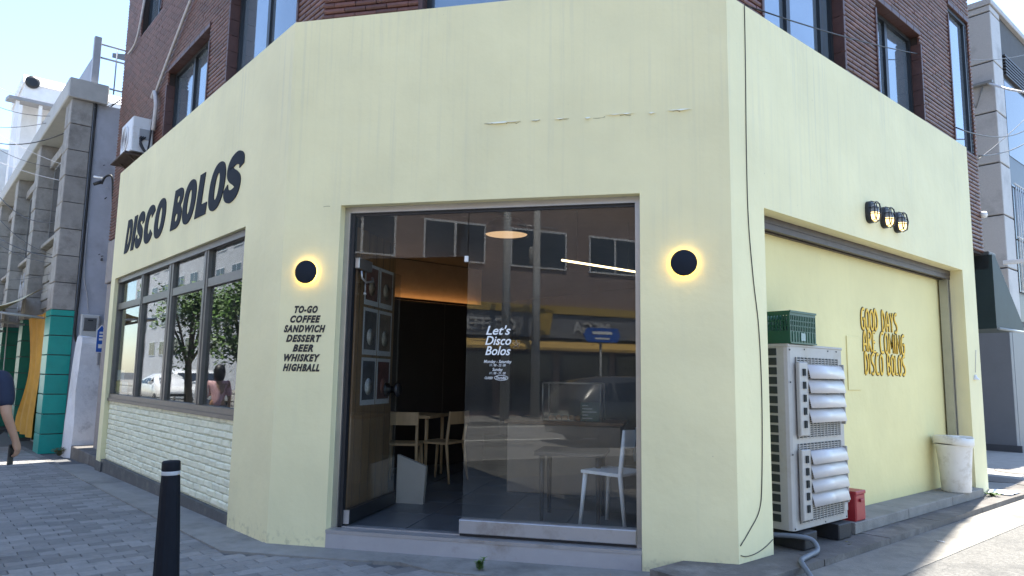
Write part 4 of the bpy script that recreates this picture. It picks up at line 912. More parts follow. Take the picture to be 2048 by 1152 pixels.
# white house beyond and pale block at the frame edge
def offat(px, py, s_): d = ray(px, py); P0 = L(s_, 0, 0); q = CAM+d*((P0-CAM).dot(UL)/d.dot(UL)); return (q-L.o).dot(NL), q.z
WS = 23.0
oL, zT = offat(52, 152, WS); oR, _ = offat(150, 185, WS); zP = offat(60, 222, WS)[1]
wh = thing('white_house', L(WS+2, (oL+oR)/2, 6.65), 'white painted rooftop house with a small porch roof above the stone building', 'house')
WHP = mat('white_house_paint', (.72, .72, .73), .8, .08, 3)
MB().box(L, WS, WS+3.5, oR-2, oL, 6.65, zT-.25).build('wall', WHP, wh)
MB().prism(Fr(L(0, 0, 0), UL, NL), [(WS-.05, zT-.25), (WS+3.6, zT-.25), (WS+3.4, zT+.15), (WS+.3, zT+.15)], oR-2, oL+.05).build('roof', WHP, wh)
q = offat(65, 165, WS-.02); MB().lathe(L(WS-.02, *q), [(.12, 0), (.22, .0), (.22, .06), (.12, .06)], 20, -UL).build('vent_ring', BLACK, wh)
MB().prism(Fr(L(0, 0, 0), UL, NL), [(WS-1.3, zP-.1), (WS, zP+.15), (WS, zP+.28), (WS-1.3, zP)], oR, oL+.5).build('porch_roof', mat('porch_tin', (.25, .25, .26), .6, .1), wh)
for oo in (oL+.3, (oL+oR)/2+.4, oR+.6): MB().box(L, WS-1.2, WS-1.06, oo-.1, oo, 6.65, zP-.1).build('porch_post', WHP, wh)
MB().box(L, WS-.06, WS, oR+.5, oL-.6, zP-1.6, zP-.3).build('window', DKG, wh)
pb = thing('pale_block', L(34, -1, -.3), 'pale grey block with green framed windows far down the street', 'building')
MB().box(L, 27.8, 44, -8, .2, -.6, 9.9).build('wall', mat('pale_block_paint', (.55, .57, .58), .8, .08, 3), pb)
for k in range(3):
    for i in range(4):
        w = MB().box(L, 29.8+i*3.5, 32.2+i*3.5, .2005, .24, 2.6+k*2.5, 4.4+k*2.5).build('window', mat('green_frame', (.1, .2, .19), .5, .1), pb); MB().box(L, 30+i*3.5, 32+i*3.5, .2405, .245, 2.75+k*2.5, 4.25+k*2.5).build('pane', DKG, w)
# awning and yellow cloth
AWC = mat('cream_canvas', (.60, .50, .29), .8, .12, 4); CLOTH = mat('mustard_cloth', (.52, .27, .03), .75, .15, 4)
aw = thing('street_awning', L(13, .7, 2.4), 'cream canvas awning sagging over the shop front of the stone building', 'awning')
nu, nv = 16, 6; v = []
for i in range(nu+1):
    for j in range(nv+1):
        a = NS+.75+i*(9.5)/nu; t = j/nv; v.append(L(a, NO+.0+t*1.25, 2.98-.5*t-.10*math.sin(math.pi*t)-.05*math.sin(i*1.7)*t-.06*(i == 0 and t > .2)))
w = MB().add(v, [(i*(nv+1)+j, i*(nv+1)+j+1, (i+1)*(nv+1)+j+1, (i+1)*(nv+1)+j) for i in range(nu) for j in range(nv)], True); w.build('canvas', AWC, aw)
MB().tube([L(NS+.7, NO+1.25, 2.46), L(19.2, NO+1.25, 2.46)], .03, 8).build('front_bar', mat('awning_steel', (.45, .45, .44), .5, .1), aw)
for a in (NS+.8, 13.6, 17.7): MB().tube([L(a, NO, 2.35), L(a, NO+1.25, 2.46)], .025, 8).build('arm', MATS['awning_steel'], aw)
MB().tube([L(13.6, NO+.32, 2.5), L(13.65, NO+.30, 1.1), L(13.8, NO+.30, .7)], .012, 6).build('pull_rod', MATS['awning_steel'], aw)
cl = thing('hanging_cloth', L(11.2, NO+.06, .0), 'mustard yellow cloth hanging between the teal columns under the awning', 'cloth')
v = []; nu, nv = 14, 16
for i in range(nu+1):
    for j in range(nv+1):
        t = j/nv; a = NS+.66+(2.6-1.0*math.sin(math.pi*min(1, t*1.15))*.9)*i/nu+.05*math.sin(t*9); v.append(L(a, NO-.02+.045*math.sin(i*1.3+2*t)*(.3+t), 2.46-2.45*t))
MB().add(v, [(i*(nv+1)+j, i*(nv+1)+j+1, (i+1)*(nv+1)+j+1, (i+1)*(nv+1)+j) for i in range(nu) for j in range(nv)], True).build('sheet', CLOTH, cl)
# meter box, conduit, road name plate
mx = thing('meter_box', L(NS, -.37, 1.95), 'grey plastic electricity meter box on the lavender side wall', 'meter box')
MB().bbox(Fr(L(NS+.055, 0, 0), NL, -UL), -.54, -.22, 0, .14, 1.95, 2.42, .02).build('case', mat('meter_grey', (.50, .50, .49), .5, .06), mx)
MB().bbox(Fr(L(NS+.055, 0, 0), NL, -UL), -.48, -.27, .1401, .155, 2.10, 2.35, .01).build('window', mat('meter_window', (.12, .125, .13), .2, .1), mx)
MB().bbox(Fr(L(NS+.055, 0, 0), NL, -UL), -.42, -.33, .1552, .16, 2.29, 2.315, .002).build('meter_slot', BLACK, mx)
cable('conduit', [L(NS+.02, -.16, 6.9), L(NS+.02, -.16, 4.5), L(NS+.02, -.16, 3.0), L(NS+.0, -.15, 2.3), L(NS, -.16, 2.0), L(NS, -.22, 1.87), L(NS, -.40, 1.86), L(NS, -.5, 1.94)], .022, CBL, 'thick black conduit running down the lavender side wall to the meter box', 'conduit')
cable('conduit', [L(NS+.03, -.20, 4.2), L(NS+.03, -.22, 3.2), L(NS+.03, -.30, 2.8), L(NS+.03, -.34, 2.5), L(NS+.03, -.37, 2.43)], .008, CBG, 'thin pale cable drooping to the top of the meter box', 'cable')
rn = thing('road_name_plate', L(8.85, -.4, 1.6), 'small blue pointed address plate by the stub wall', 'sign')
SB = mat('sign_blue', (.02, .10, .42), .4, .05); sf = Fr(L(8.86, -.38, .15), NL, -UL)
MB().prism(sf, [(-.075, 1.52), (.075, 1.52), (.075, 1.92), (0, 2.02), (-.075, 1.92)], 0, .012).build('border', WHITEP, rn)
MB().prism(sf, [(-.065, 1.53), (.065, 1.53), (.065, 1.915), (0, 2.003), (-.065, 1.915)], .0121, .015).build('plate', SB, rn)
q = MB()
for z in (1.86, 1.80, 1.74): q.box(sf, -.03, .03, .0151, .016, z, z+.035)
q.box(sf, -.035, .035, .0151, .016, 1.60, 1.67); q.build('plate_mark', WHITEP, rn)
MB().bbox(sf, -.02, .02, -.05, 0, 1.3, 1.75, .004).build('bracket', mat('galvanised', (.3, .3, .31), .5, .1, metal=.5), rn)
# ---------------------------------------------------------------- overhead cables on the left
def onL_(px, py, o): d = ray(px, py); P = L(0, o, 0); return CAM+d*((P-CAM).dot(NL)/d.dot(NL))
lines = [((0, 287), (240, 200), .9, .012, CBL, 'heavy black cable swagged up to the brick corner from the upper street'), ((0, 255), (238, 195), .5, .006, CBL, 'thin black cable just above the heavy swagged one'), ((0, 176), (190, 215), .3, .006, CBG, 'thin pale cable crossing the open sky by the white house'), ((0, 395), (213, 395), 1.6, .010, CBL, 'black cable sagging in front of the stone windows'), ((0, 478), (205, 520), .5, .012, CBL, 'thick bundle cable running low under the stone windows'), ((0, 490), (205, 517), .7, .008, CBL, 'second cable of the low bundle under the stone windows'), ((0, 325), (215, 375), .25, .007, CBG, 'pale cable crossing the corner pilaster of the stone building'), ((0, 270), (200, 350), .3, .006, CBG, 'pale cable reaching the insulator by the conduit top')]
for (p0, p1, sg, r, m_, lb) in lines:
    a = CAM+ray(*p0)*17; b = onL_(p1[0], p1[1], -.2); dd = ray(*p1); P0 = L(NS, 0, 0); b = CAM+dd*((P0-CAM).dot(UL)/dd.dot(UL))
    cable('overhead_cable', sag(a, b, sg*.35), r, m_, lb, 'cable', 0, 'cables over the alley')
for k_, (p0, p1, sg, r) in enumerate((((0, 440), (206, 512), 1.0, .007), ((0, 300), (210, 330), .6, .006), ((0, 215), (236, 205), .7, .007), ((20, 560), (200, 508), .35, .006))):
    dd = ray(*p1); P0 = L(NS, 0, 0); b = CAM+dd*((P0-CAM).dot(UL)/dd.dot(UL))
    cable('overhead_cable', sag(CAM+ray(*p0)*16.5, b, sg*.35), r, CBL, ('slack black cable drooping between the stone windows', 'thin dark cable crossing the corner pilaster below the cornice', 'thin dark cable passing just under the roof railing', 'thin dark cable rising from the awning to the low bundle')[k_], 'cable', 0, 'cables over the alley')
dp = thing('drainpipe', L(14.62, .0, -.2), 'grey drainpipe beside the second column of the stone building', 'pipe'); MB().tube([L(14.62, -.03, 2.7), L(14.62, -.03, 6.6)], .05, 10).build('pipe', MATS['grey_rail'], dp)
for z in (3.4, 4.8, 6.0): MB().lathe(L(14.62, -.03, z), [(.062, 0), (.062, .05)], 12).build('clip', MATS['grey_rail'], dp)
ins = thing('cable_insulator', L(9.4, -.1, 4.3), 'black and white cable clamp hanging beside the conduit top', 'insulator')
c0 = CAM+ray(188, 368)*13.3
MB().tube([c0, c0+UL*-.0+RGT*.14+UPV*.04], .035, 8).build('clamp', CBL, ins); MB().tube(crspline([c0+RGT*.14, c0+RGT*.22+UPV*.14, c0+RGT*.34+UPV*.12, c0+RGT*.35-UPV*.3, c0+RGT*.36-UPV*.8], 5), .02, 6).build('loop', CBL, ins); MB().tube([c0+RGT*.0+UPV*.14, c0+RGT*.16+UPV*.11], .02, 6).build('spacer', WHITEP, ins)
# ================================================================ right side: alley awning, granite building, cables
gaw = thing('green_awning', RR(7.4, -.5, 2.1), 'dark green sloping awning at the back end of the yellow building', 'awning')
GAW = mat('dark_green_canvas', (.025, .045, .045), .6, .15, 4)
gf = Fr(RR(0, 0, 0), UR, NR)
MB().prism(gf, [(6.86, 3.15), (7.0, 3.15), (8.15, 2.22), (8.15, 2.14), (6.86, 2.12)], -3.0, -.22).build('canopy', GAW, gaw)
MB().tube([RR(6.86, -.2, 2.12), RR(8.3, -.2, 2.13)], .02, 8).build('frame_bar', mat('awning_bar', (.3, .33, .34), .5, .1), gaw)
MB().bbox(RR, 6.86, 7.15, -.6, -.25, 2.95, 3.2, .01).build('mount', mat('awning_mount', (.06, .07, .075), .5, .1), gaw)
gb = thing('granite_building', RR(14, -4, .09), 'grey granite panelled building across the alley behind the green awning', 'building')
GR = mat('grey_granite', (.50, .485, .47), .6, .14, 70, .1, 150, rand=.05, dirt=(.36, .35, .34), dscale=1.5)
GS, GO, GH = 11.55, -1.22, 9.0
core = MB().box(RR, GS+.05, 28, -9, GO-.05, 2.52, GH).build('wall', mat('granite_joint', (.10, .10, .10), .8, .1), gb)
pf = Fr(RR(GS+.05, 0, 0), NR, -UR)
z = 2.55; k = 0
while z < GH-.1:
    z1 = min(z+1.05, GH)
    xs = [GO-.002, GO-.80, GO-1.7, GO-2.6, GO-3.5, GO-4.4]
    for i in range(5): MB().bbox(pf, xs[i+1]+.014, xs[i]-.0, 0, .05, z+.014, z1-.014, .010).build('granite_panel', GR, core)
    hs = [GS-.0, GS+.55]
    MB().bbox(RR, GS+.001, GS+.62, GO-.05, GO, z+.014, z1-.014, .010).build('granite_panel', GR, core)
    if k % 3 != 1 or True:
        for i in range(6): MB().bbox(RR, GS+3.0+i*1.1, GS+4.09+i*1.1, GO-.05, GO-.002, z+.008, z1-.008, .006).build('granite_panel', GR, core)
    z = z1; k += 1
w = MB().box(RR, GS+.66, GS+2.95, GO-.049, GO-.03, 2.6, GH-.9).build('window_bay', mat('dark_bay', (.05, .055, .065), .4, .1), gb)
for z0, z1 in ((3.2, 5.4), (6.0, 7.6)):
    MB().box(RR, GS+.72, GS+2.9, GO-.0298, GO-.02, z0, z1).build('pane', DKG, w)
q = MB()
for i in range(14): q.tube([RR(GS+.8+i*.15, GO+.03, 3.2), RR(GS+.8+i*.15, GO+.03, 5.4)], .012, 5)
for z0 in (3.2, 4.3, 5.4): q.tube([RR(GS+.7, GO+.03, z0), RR(GS+2.95, GO+.03, z0)], .014, 5)
q.build('window_guard', WHITEP, gb)
q = MB()
for i in range(7): q.box(RR, GS+.72, GS+2.9, GO-.03, GO+.03, 7.7+i*.07, 7.735+i*.07)
q.build('vent_louvre', mat('louvre_dark', (.06, .06, .065), .5, .1), gb)
MB().bbox(RR, GS-.02, 28, -9, GO+.03, GH, GH+.12, .01).build('coping', GR, gb)
MB().tube([pf(GO-.72, .07, 2.5), pf(GO-.70, .07, GH)], .025, 8).build('downpipe', CBG, gb)
GP = mat('blue_grey_sheet_metal', (.16, .175, .195), .5, .06, 3)
MB().box(pf, GO-4.5, GO-.06, -.3, -.02, .0, 2.5).build('ground_wall', GP, gb)
for i in range(4): MB().bbox(pf, GO-.62-i*1.02, GO-.62-(i-1)*1.02-.02 if i else GO-.06, -.0199, .0+.02*(i == 0), .1, 2.05 if i else 2.5, .006).build('sheet_panel', GP, gb)
for i in range(5): MB().box(pf, GO-.98-i*.36, GO-.70-i*.36, -.0199, .012, 2.1, 2.42).build('high_window', mat('lit_high_window', (.45, .46, .45), .3, .2, 5), gb)
MB().box(pf, GO-4.5, GO+.02, -.0, .05, .09, .22).build('base_trim', mat('dark_trim', (.07, .075, .085), .6, .1), gb)
MB().box(RR, GS+.2, 28, GO-.6, GO-.055, .0, 2.5).build('ground_wall', GP, gb)
wt = thing('wall_camera_arm', pf(GO-.25, .05, 7.2), 'grey metal bracket with a white arm on the granite wall', 'bracket')
c0 = pf(GO-.36, .06, 7.25)
MB().bbox(pf, GO-.62, GO-.02, .051, .16, 7.32, 7.38, .006).build('plate', mat('bracket_grey', (.22, .23, .23), .5, .1), wt)
MB().tube([pf(GO-.12, .1, 7.35), pf(GO+.3, .4, 7.0), pf(GO+.9, .7, 6.6)], .022, 8).build('arm', WHITEP, wt); MB().tube([pf(GO-.5, .1, 7.3), pf(GO-.35, .05, 6.9), pf(GO-.2, .1, 7.3)], .012, 6).build('strut', MATS['bracket_grey'], wt)
# light tube on the granite face
lt = MB().bbox(pf, GO+.0, GO+.9, .3, .36, 3.62, 3.70, .01).build('tube_light', WHITEP); lt['label'] = 'white tube lamp fitting projecting from the granite corner'; lt['category'] = 'lamp'
# cables on the right
for p0, p1, d0, d1, sg, r, lb in (((1489, 10), (2048, 110), 5.7, 14, .25, .006, 'thin black cable strung from the yellow corner across the upstairs windows'), ((1912, 255), (2048, 262), 9.0, 13, .12, .009, 'black cable from the brick pier to the granite wall'), ((1958, 312), (2048, 288), 9.8, 14, .05, .010, 'thick black cable rising past the granite corner'), ((1955, 320), (2048, 240), 9.8, 14, .02, .006, 'thin black cable rising steeply past the granite corner')):
    cable('overhead_cable', sag(CAM+ray(*p0)*d0, CAM+ray(*p1)*d1, sg), r, CBL, lb, 'cable', 0, 'cables beside the granite building')
o = MB().lathe(RR(6.84, -.28, 3.72), [(.0, -.05), (.04, -.04), (.05, 0), (.04, .04), (0, .05)], 12).build('wall_sensor', WHITEP); o['label'] = 'small white round sensor on the brown brick end'; o['category'] = 'sensor'
# manhole covers in the sunlit alley
MH = mat('cast_iron_cover', (.16, .145, .13), .7, .3, 30, .8, 60)
for s_, o_, lb in ((6.75, -.32, 'round cast iron manhole cover in the sun nearest the yellow pier'), (8.05, -.36, 'round cast iron manhole cover in the sun nearest the granite building')):
    m = MB().lathe(RR(s_, o_, .0945), [(.33, 0), (.33, .006), (.31, .008), (0, .008)], 32); o = m.build('manhole_cover', MH); o['label'] = lb; o['category'] = 'manhole'; o['group'] = 'manhole covers in the alley'
# blue rag at the pier foot
v = []; random.seed(12)
for i in range(7):
    for j in range(6): v.append(RR(5.20+i*.07, .02+j*.045, .104+.012*abs(math.sin(i*1.1+j*1.7))+.03*math.exp(-((i-2)**2+(j-1)**2)/3)))
o = MB().add(v, [(i*6+j, i*6+j+1, (i+1)*6+j+1, (i+1)*6+j) for i in range(6) for j in range(5)], True).build('plastic_sheet', mat('pale_blue_plastic', (.50, .58, .72), .4, .1)); o['label'] = 'pale blue crumpled plastic sheet at the foot of the end pier'; o['category'] = 'sheet'
# ================================================================ cafe interior things
LEDW = mat('warm_led_strip', (1, .8, .5), .5, 0, emit=(1, .55, .22, 1.6)); LEDL = mat('linear_led', (1, .95, .8), .5, 0, emit=(1, .74, .40, 1.6))
t = thing('cove_light', IFR(1.5, .03, 2.37), 'warm glowing cove light strip above the dark panelled wall', 'light'); MB().box(IFR, -1.2, 1.45, -.08, -.05, 2.385, 2.40).build('led_strip', LEDW, t); MB().box(IFR, -1.2, 1.45, .0, .02, 2.361, 2.392).build('channel', BLACK, t)
t = thing('linear_lamp', (1.3, 1.6, 2.45), 'slim linear lamp glowing under the cafe ceiling', 'lamp')
MB().tube([(.98, 1.2, 2.45), (1.64, 2.05, 2.45)], .010, 8).build('tube', LEDL, t); MB().tube([(1.1, 1.36, 2.46), (1.1, 1.36, 2.95)], .003, 5).build('cord', BLACK, t); MB().tube([(1.55, 1.93, 2.46), (1.55, 1.93, 2.95)], .003, 5).build('cord', BLACK, t)
t = thing('pendant_lamp', (.44, 1.2, 2.70), 'black dome pendant lamp with a warm underside inside the entrance', 'lamp')
MB().lathe((.44, 1.2, 2.70), [(.215, 0), (.213, .05), (.19, .11), (.13, .155), (.03, .165), (.03, .20), (.0, .2)], 32, cap=False).build('shade', BLACK, t); MB().lathe((.44, 1.2, 2.712), [(.20, 0), (0, .001)], 32).build('diffuser', mat('pendant_glow', (1, .8, .55), .5, 0, emit=(1, .62, .32, .22)), t); MB().tube([(.44, 1.2, 2.9), (.44, 1.2, 2.95)], .006, 6).build('cord', BLACK, t)
POST = [mat('poster_%d' % i, c, .5, .55, 9) for i, c in enumerate(((.13, .05, .035), (.16, .09, .06), (.08, .07, .065), (.14, .10, .07), (.05, .05, .055), (.09, .03, .025)))]
PW = mat('poster_paper', (.42, .42, .42), .6, .05)
desc = ('food', 'drink', 'sandwich', 'coffee', 'script print', 'dessert')
k = 0
for z0, z1, rn_ in ((1.97, 2.34, 'top'), (1.53, 1.945, 'middle'), (1.09, 1.505, 'bottom')):
    for y0, y1, cn in ((.44, .745, 'beside the hinge'), (.765, 1.08, 'beside the knob')):
        t = thing('poster', (-.65, (y0+y1)/2, z0), 'white bordered poster in the %s row on the timber wall, column %s' % (rn_, cn), 'poster', 'posters behind the open door')
        MB().box(WF, -.6535, -.651, y0, y1, z0, z1).build('paper', PW, t); MB().box(WF, -.6508, -.6500, y0+.025, y1-.025, z0+.045, z1-.03).build('print', POST[k], t)
        q = MB().lathe((-.6499, (y0+y1)/2, z0+.16), [(.07, 0), (.075, .0006), (0, .0008)], 20, (1, 0, 0)); q.build('motif', mat('poster_motif_%d' % k, ((.3, .22, .15), (.35, .28, .2), (.45, .43, .4), (.4, .35, .28), (.6, .6, .58), (.2, .08, .06))[k], .5, .5, 25), t); k += 1
t = MB().prism(Fr((0, 1.22, 0), (1, 0, 0), (0, 1, 0)), [(-.60, .15), (-.33, .15), (-.31, .50), (-.60, .60)], 0, .05).build('low_screen', mat('cream_panel', (.30, .285, .25), .6, .06)); t['label'] = 'low cream screen with a sloping top behind the open door'; t['category'] = 'screen'
def table(loc, w, d, h, label, WOODL=WOODL):
    x, y, z = loc; t = thing('cafe_table', loc, label, 'table', 'tables in the cafe')
    MB().bbox(WF, x-w/2, x+w/2, y-d/2, y+d/2, z+h-.035, z+h, .004).build('table_top', WOODL, t)
    for sx in (-1, 1):
        for sy in (-1, 1): MB().tube([(x+sx*(w/2-.06), y+sy*(d/2-.06), z), (x+sx*(w/2-.06), y+sy*(d/2-.06), z+h-.036)], [.016, .024], 8).build('leg', WOODL, t)
def chair(loc, rz, label, m=WOODL, grp='chairs in the cafe'):
    t = thing('cafe_chair', loc, label, 'chair', grp); Mx = Matrix.Translation(Vector(loc)) @ Matrix.Rotation(rz, 4, 'Z'); f = Fr(Mx @ Vector((0, 0, 0)), Mx.to_3x3() @ Vector((1, 0, 0)), Mx.to_3x3() @ Vector((0, 1, 0)))
    MB().bbox(f, -.2, .2, -.2, .2, .43, .455, .006).build('seat', m, t)
    for sx in (-1, 1): MB().tube([f(sx*.19, .21, 0), f(sx*.17, .17, .43)], [.014, .02], 8).build('leg', m, t); MB().tube([f(sx*.20, -.24, 0), f(sx*.18, -.18, .44), f(sx*.19, -.23, .80)], [.014, .02, .016], 8).build('leg', m, t)
    q = MB(); P = [f(-.2+.4*i/8, -.225-.03*math.sin(math.pi*i/8), 0) for i in range(9)]
    for i in range(8): q.add([P[i]+Vector((0, 0, .66)), P[i+1]+Vector((0, 0, .66)), P[i+1]+Vector((0, 0, .80)), P[i]+Vector((0, 0, .80))], [(0, 1, 2, 3)])
    for i in range(8): q.add([P[i]+Vector((0, 0, .66))-f.n*.016, P[i+1]+Vector((0, 0, .66))-f.n*.016, P[i+1]+Vector((0, 0, .80))-f.n*.016, P[i]+Vector((0, 0, .80))-f.n*.016], [(0, 1, 2, 3)])
    for i in range(8):
        for z in (.66, .80): q.add([P[i]+Vector((0, 0, z)), P[i+1]+Vector((0, 0, z)), P[i+1]+Vector((0, 0, z))-f.n*.016, P[i]+Vector((0, 0, z))-f.n*.016], [(0, 1, 2, 3)])
    q.build('backrest', m, t)
table((-1.18, 3.0, .15), .8, .7, .74, 'light wood table seen through the open entrance')
chair((-.66, 2.75, .15), R_(75), 'light wood chair at the open side of the table behind the entrance')
chair((-1.0, 2.4, .15), R_(10), 'light wood chair tucked in front of the table behind the entrance')
MD = mat('dark_table_wood', (.05, .04, .035), .5, .1)
table((1.12, 1.0, .15), .6, .5, .58, 'low dark table just behind the fixed glass', MD)
chair((1.50, .75, .15), R_(60), 'white metal chair behind the fixed glass with a pale blue cloth', mat('white_metal_chair', (.86, .87, .88), .4, .05))
v = []
for i in range(5):
    for j in range(7): v.append(Vector((1.68+.012*math.sin(j)+i*.02, .52+i*.05, .97-.045*j+.01*math.sin(i*2))))
t = MB().add(v, [(i*7+j, i*7+j+1, (i+1)*7+j+1, (i+1)*7+j) for i in range(4) for j in range(6)], True).build('blue_cloth', mat('pale_blue_cloth', (.34, .48, .60), .7, .1)); t['label'] = 'pale blue cloth hung over the white chair'; t['category'] = 'cloth'
ct = thing('counter', (.95, 2.35, .15), 'beige cafe counter with a glass display case', 'counter')
MB().bbox(WF, .25, 1.45, 2.2, 2.8, .15, .86, .008).build('body', mat('counter_beige', (.30, .25, .19), .6, .08), ct); MB().bbox(WF, .22, 1.48, 2.17, 2.83, .862, .90, .004).build('worktop', WOODD, ct)
q = MB()
for x in (.62, 1.24):
    for y in (2.25, 2.65): q.tube([(x, y, .9), (x, y, 1.3)], .009, 6)
for y in (2.25, 2.65): q.tube([(.62, y, 1.3), (1.24, y, 1.3)], .009, 6)
q.build('case_frame', ALU, ct); MB().box(WF, .62, 1.24, 2.245, 2.249, .9, 1.3).build('case_glass', GLSD, ct)
for i in range(5):
    b = MB().lathe((.70+i*.07, 2.40+.03*(i % 2), .901), [(.028, 0), (.04, .02), (.032, .045), (0, .055)], 12).build('pastry', mat('pastry_crust', (.38, .17, .05), .6, .2, 30)); b['label'] = ('golden brown pastry in the display case', 'golden brown pastry second from the end of the display case', 'golden brown pastry in the middle of its row', 'golden brown pastry second from the green board', 'golden brown pastry beside the green board')[i]; b['category'] = 'pastry'; b['group'] = 'pastries in the display case'
sg = thing('menu_board', (1.12, 2.3, .902), 'small dark green written board in the display case', 'board'); MB().box(WF, 1.02, 1.22, 2.30, 2.315, .902, 1.10).build('panel', mat('board_green', (.02, .07, .05), .5, .2), sg)
q = MB()
for i in range(5): q.box(WF, 1.04, 1.10+.09*((i*7) % 3)/2, 2.2985, 2.2995, 1.06-i*.033, 1.07-i*.033)
q.build('board_mark', WHITEP, sg)
pl = thing('notice', L(5.6, -.10, 1.12), 'yellow and white notices taped inside the farthest street window', 'notice')
for a0, a1, z0, z1, c in ((5.62, 6.05, 1.22, 1.36, (.55, .56, .58)), (5.72, 6.08, 1.05, 1.20, (.5, .38, .05)), (5.38, 5.70, 1.05, 1.20, (.52, .53, .55))): MB().box(L, a0, a1, -.105, -.1035, z0, z1).build('sheet', mat('notice_%d' % int(a0*100), c, .6, .2, 30), pl)
# ================================================================ the other side of the street (seen in the glass)
OB = Fr(L(0, 18, 0), -UL, -NL)     # a runs from the far end towards the junction, outward is back to the cafe
def ob(name, a0, a1, h, c, label, floors, winw, cols, frame=(.6, .6, .6), depth=9, shop=None, rough=.8):
    t = thing(name, OB((a0+a1)/2, -depth/2, -.09), label, 'building', 'buildings across the main road')
    MB().box(OB, a0, a1, -depth, 0, -.1, h).build('wall', mat(name+'_%d' % int(a0), c, rough, .14, 2.5, .2, 30), t)
    for z in floors:
        for i in range(cols):
            x = a0+(a1-a0)*(i+.5)/cols; w = MB().box(OB, x-winw/2, x+winw/2, .0005, .06, z, z+1.5).build('window', mat('white_frame_%d' % int(frame[0]*100), frame, .5, .05), t)
            for q in (0, 1): MB().box(OB, x-winw/2+.07+q*(winw/2-.02), x-.05+q*(winw/2-.02), .0605, .07, z+.08, z+1.42).build('pane', DKG, w)
    return t
t = ob('brick_block', 2.5, 23, 10.5, (.23, .17, .15), 'brown brick block with white framed windows over a coffee shop across the road', (5.5, 8.6), 2.4, 6)
MB().box(OB, 6.6, 19.6, .0, .35, 2.85, 3.75).build('sign_band', mat('sign_grey', (.16, .165, .18), .5, .1), t); MB().box(OB, 6.5, 19.7, .0, .42, 3.76, 4.05).build('sign_trim', mat('sign_yellow', (.40, .27, .06), .5, .06), t)
MB().prism(Fr(OB(0, 0, 0), NL*-1, UL), [(0, 2.84), (.9, 2.45), (.9, 2.35), (0, 2.74)], -19.6, -6.6).build('shop_awning', mat('awning_yellow', (.42, .27, .07), .7, .08), t)
for i in range(5): w = MB().box(OB, 7+i*2.5, 9.2+i*2.5, .0005, .05, .1, 2.3).build('shop_window', mat('shop_frame', (.03, .03, .03), .5, .1), t); MB().box(OB, 7.1+i*2.5, 9.1+i*2.5, .0505, .06, .2, 2.2).build('pane', DKG, w)
SW_ = mat('sign_white', (.42, .42, .42), .5, .03)
def obtext(s, sz, a, z, m_):
    o = text_mesh(s, sz, m_, Matrix.Identity(4), bold=.02, name='sign_lettering', depth=.02); u = OB.u*-1 if (OB.u*-1).cross(Vector((0, 0, 1))).dot(OB.n) > .5 else OB.u; p = OB(a, .37, z)
    o.parent = t; n = OB.n; o.matrix_basis = Matrix.Translation(-Vector(t['_w'])) @ Matrix(((u.x, 0, n.x, p.x), (u.y, 0, n.y, p.y), (0, 1, 0, p.z), (0, 0, 0, 1)))
obtext('MEGA', .62, 13.2, 3.05, SW_); obtext('COFFEE', .62, 8.9, 3.05, SW_)
MB().prism(OB, [(10.75, 2.95), (11.35, 2.95), (11.5, 3.9), (10.6, 3.9)], .36, .42).build('sign_badge', MATS['sign_yellow'], t); obtext('M', .55, 11.05, 3.15, mat('badge_mark', (.12, .06, .02), .5, .05))
ob('cream_block', 23.4, 45, 12.5, (.45, .40, .33), 'cream rendered block across the road beyond the coffee shop', (2.8, 5.9, 9), 1.8, 7)
ob('grey_block', -14, 2.2, 9.0, (.33, .33, .33), 'grey rendered block across the road opposite the street windows', (2.6, 5.6), 2.0, 5)
ob('white_block', -34, -14.4, 14.0, (.55, .55, .54), 'tall white block across the road farther down the street', (2.6, 5.6, 8.6, 11.4), 1.6, 7)
ob('brick_house', -52, -34.4, 8.0, (.25, .12, .09), 'low red brick house row far down the street across the road', (2.6, 5.4), 1.8, 6)
ob('tall_block', -85, -52.4, 18.0, (.42, .43, .45), 'tall grey block at the far end of the street across the road', (3, 6, 9, 12, 15), 2.2, 8)
# street poles
PG = mat('concrete_pole', (.36, .36, .35), .8, .1, 6)
def Lp(s_, o_, z): return L(s_, o_, z)
for s_, o_, h, lb in ((-8.6, 13.9+1.5, 9.5, 'concrete utility pole on the far pavement opposite the entrance'), (-10.1, 16.2, 8.0, 'concrete utility pole on the far pavement beside the coffee shop door'), (11.2, 4.4, 9, 'concrete utility pole on the near pavement down the street')):
    t = thing('utility_pole', Lp(s_, o_, -.1), lb, 'pole', 'utility poles'); MB().tube([Lp(s_, o_, -.1), Lp(s_, o_, h)], [.17, .11], 14).build('shaft', PG, t)
    for z in (h-.5, h-1.3): MB().tube([Lp(s_-.8, o_, z), Lp(s_+.8, o_, z)], .035, 6).build('crossarm', MATS['galvanised'], t)
    MB().lathe(Lp(s_, o_+.25, h-2.6), [(.16, 0), (.18, .05), (.18, .55), (.14, .6)], 16).build('transformer', PG, t)
t = thing('road_sign', Lp(-12.2, 15.3, 2.2), 'blue road name sign on the far pavement', 'sign'); sfw = Fr(Lp(-12.2, 15.2, 0), -UL, -NL)
MB().tube([Lp(-12.2, 15.3, -.1), Lp(-12.2, 15.3, 3.1)], .04, 8).build('post', PG, t); MB().prism(sfw, [(-.75, 2.85), (-.6, 2.6), (.6, 2.6), (.75, 2.85), (.6, 3.1), (-.6, 3.1)], 0, .03).build('panel', SB, t)
MB().box(sfw, -.4, .4, .0305, .035, 2.88, 2.98).build('panel_mark', WHITEP, t); MB().box(sfw, -.3, .3, .0305, .035, 2.70, 2.76).build('panel_mark', WHITEP, t)
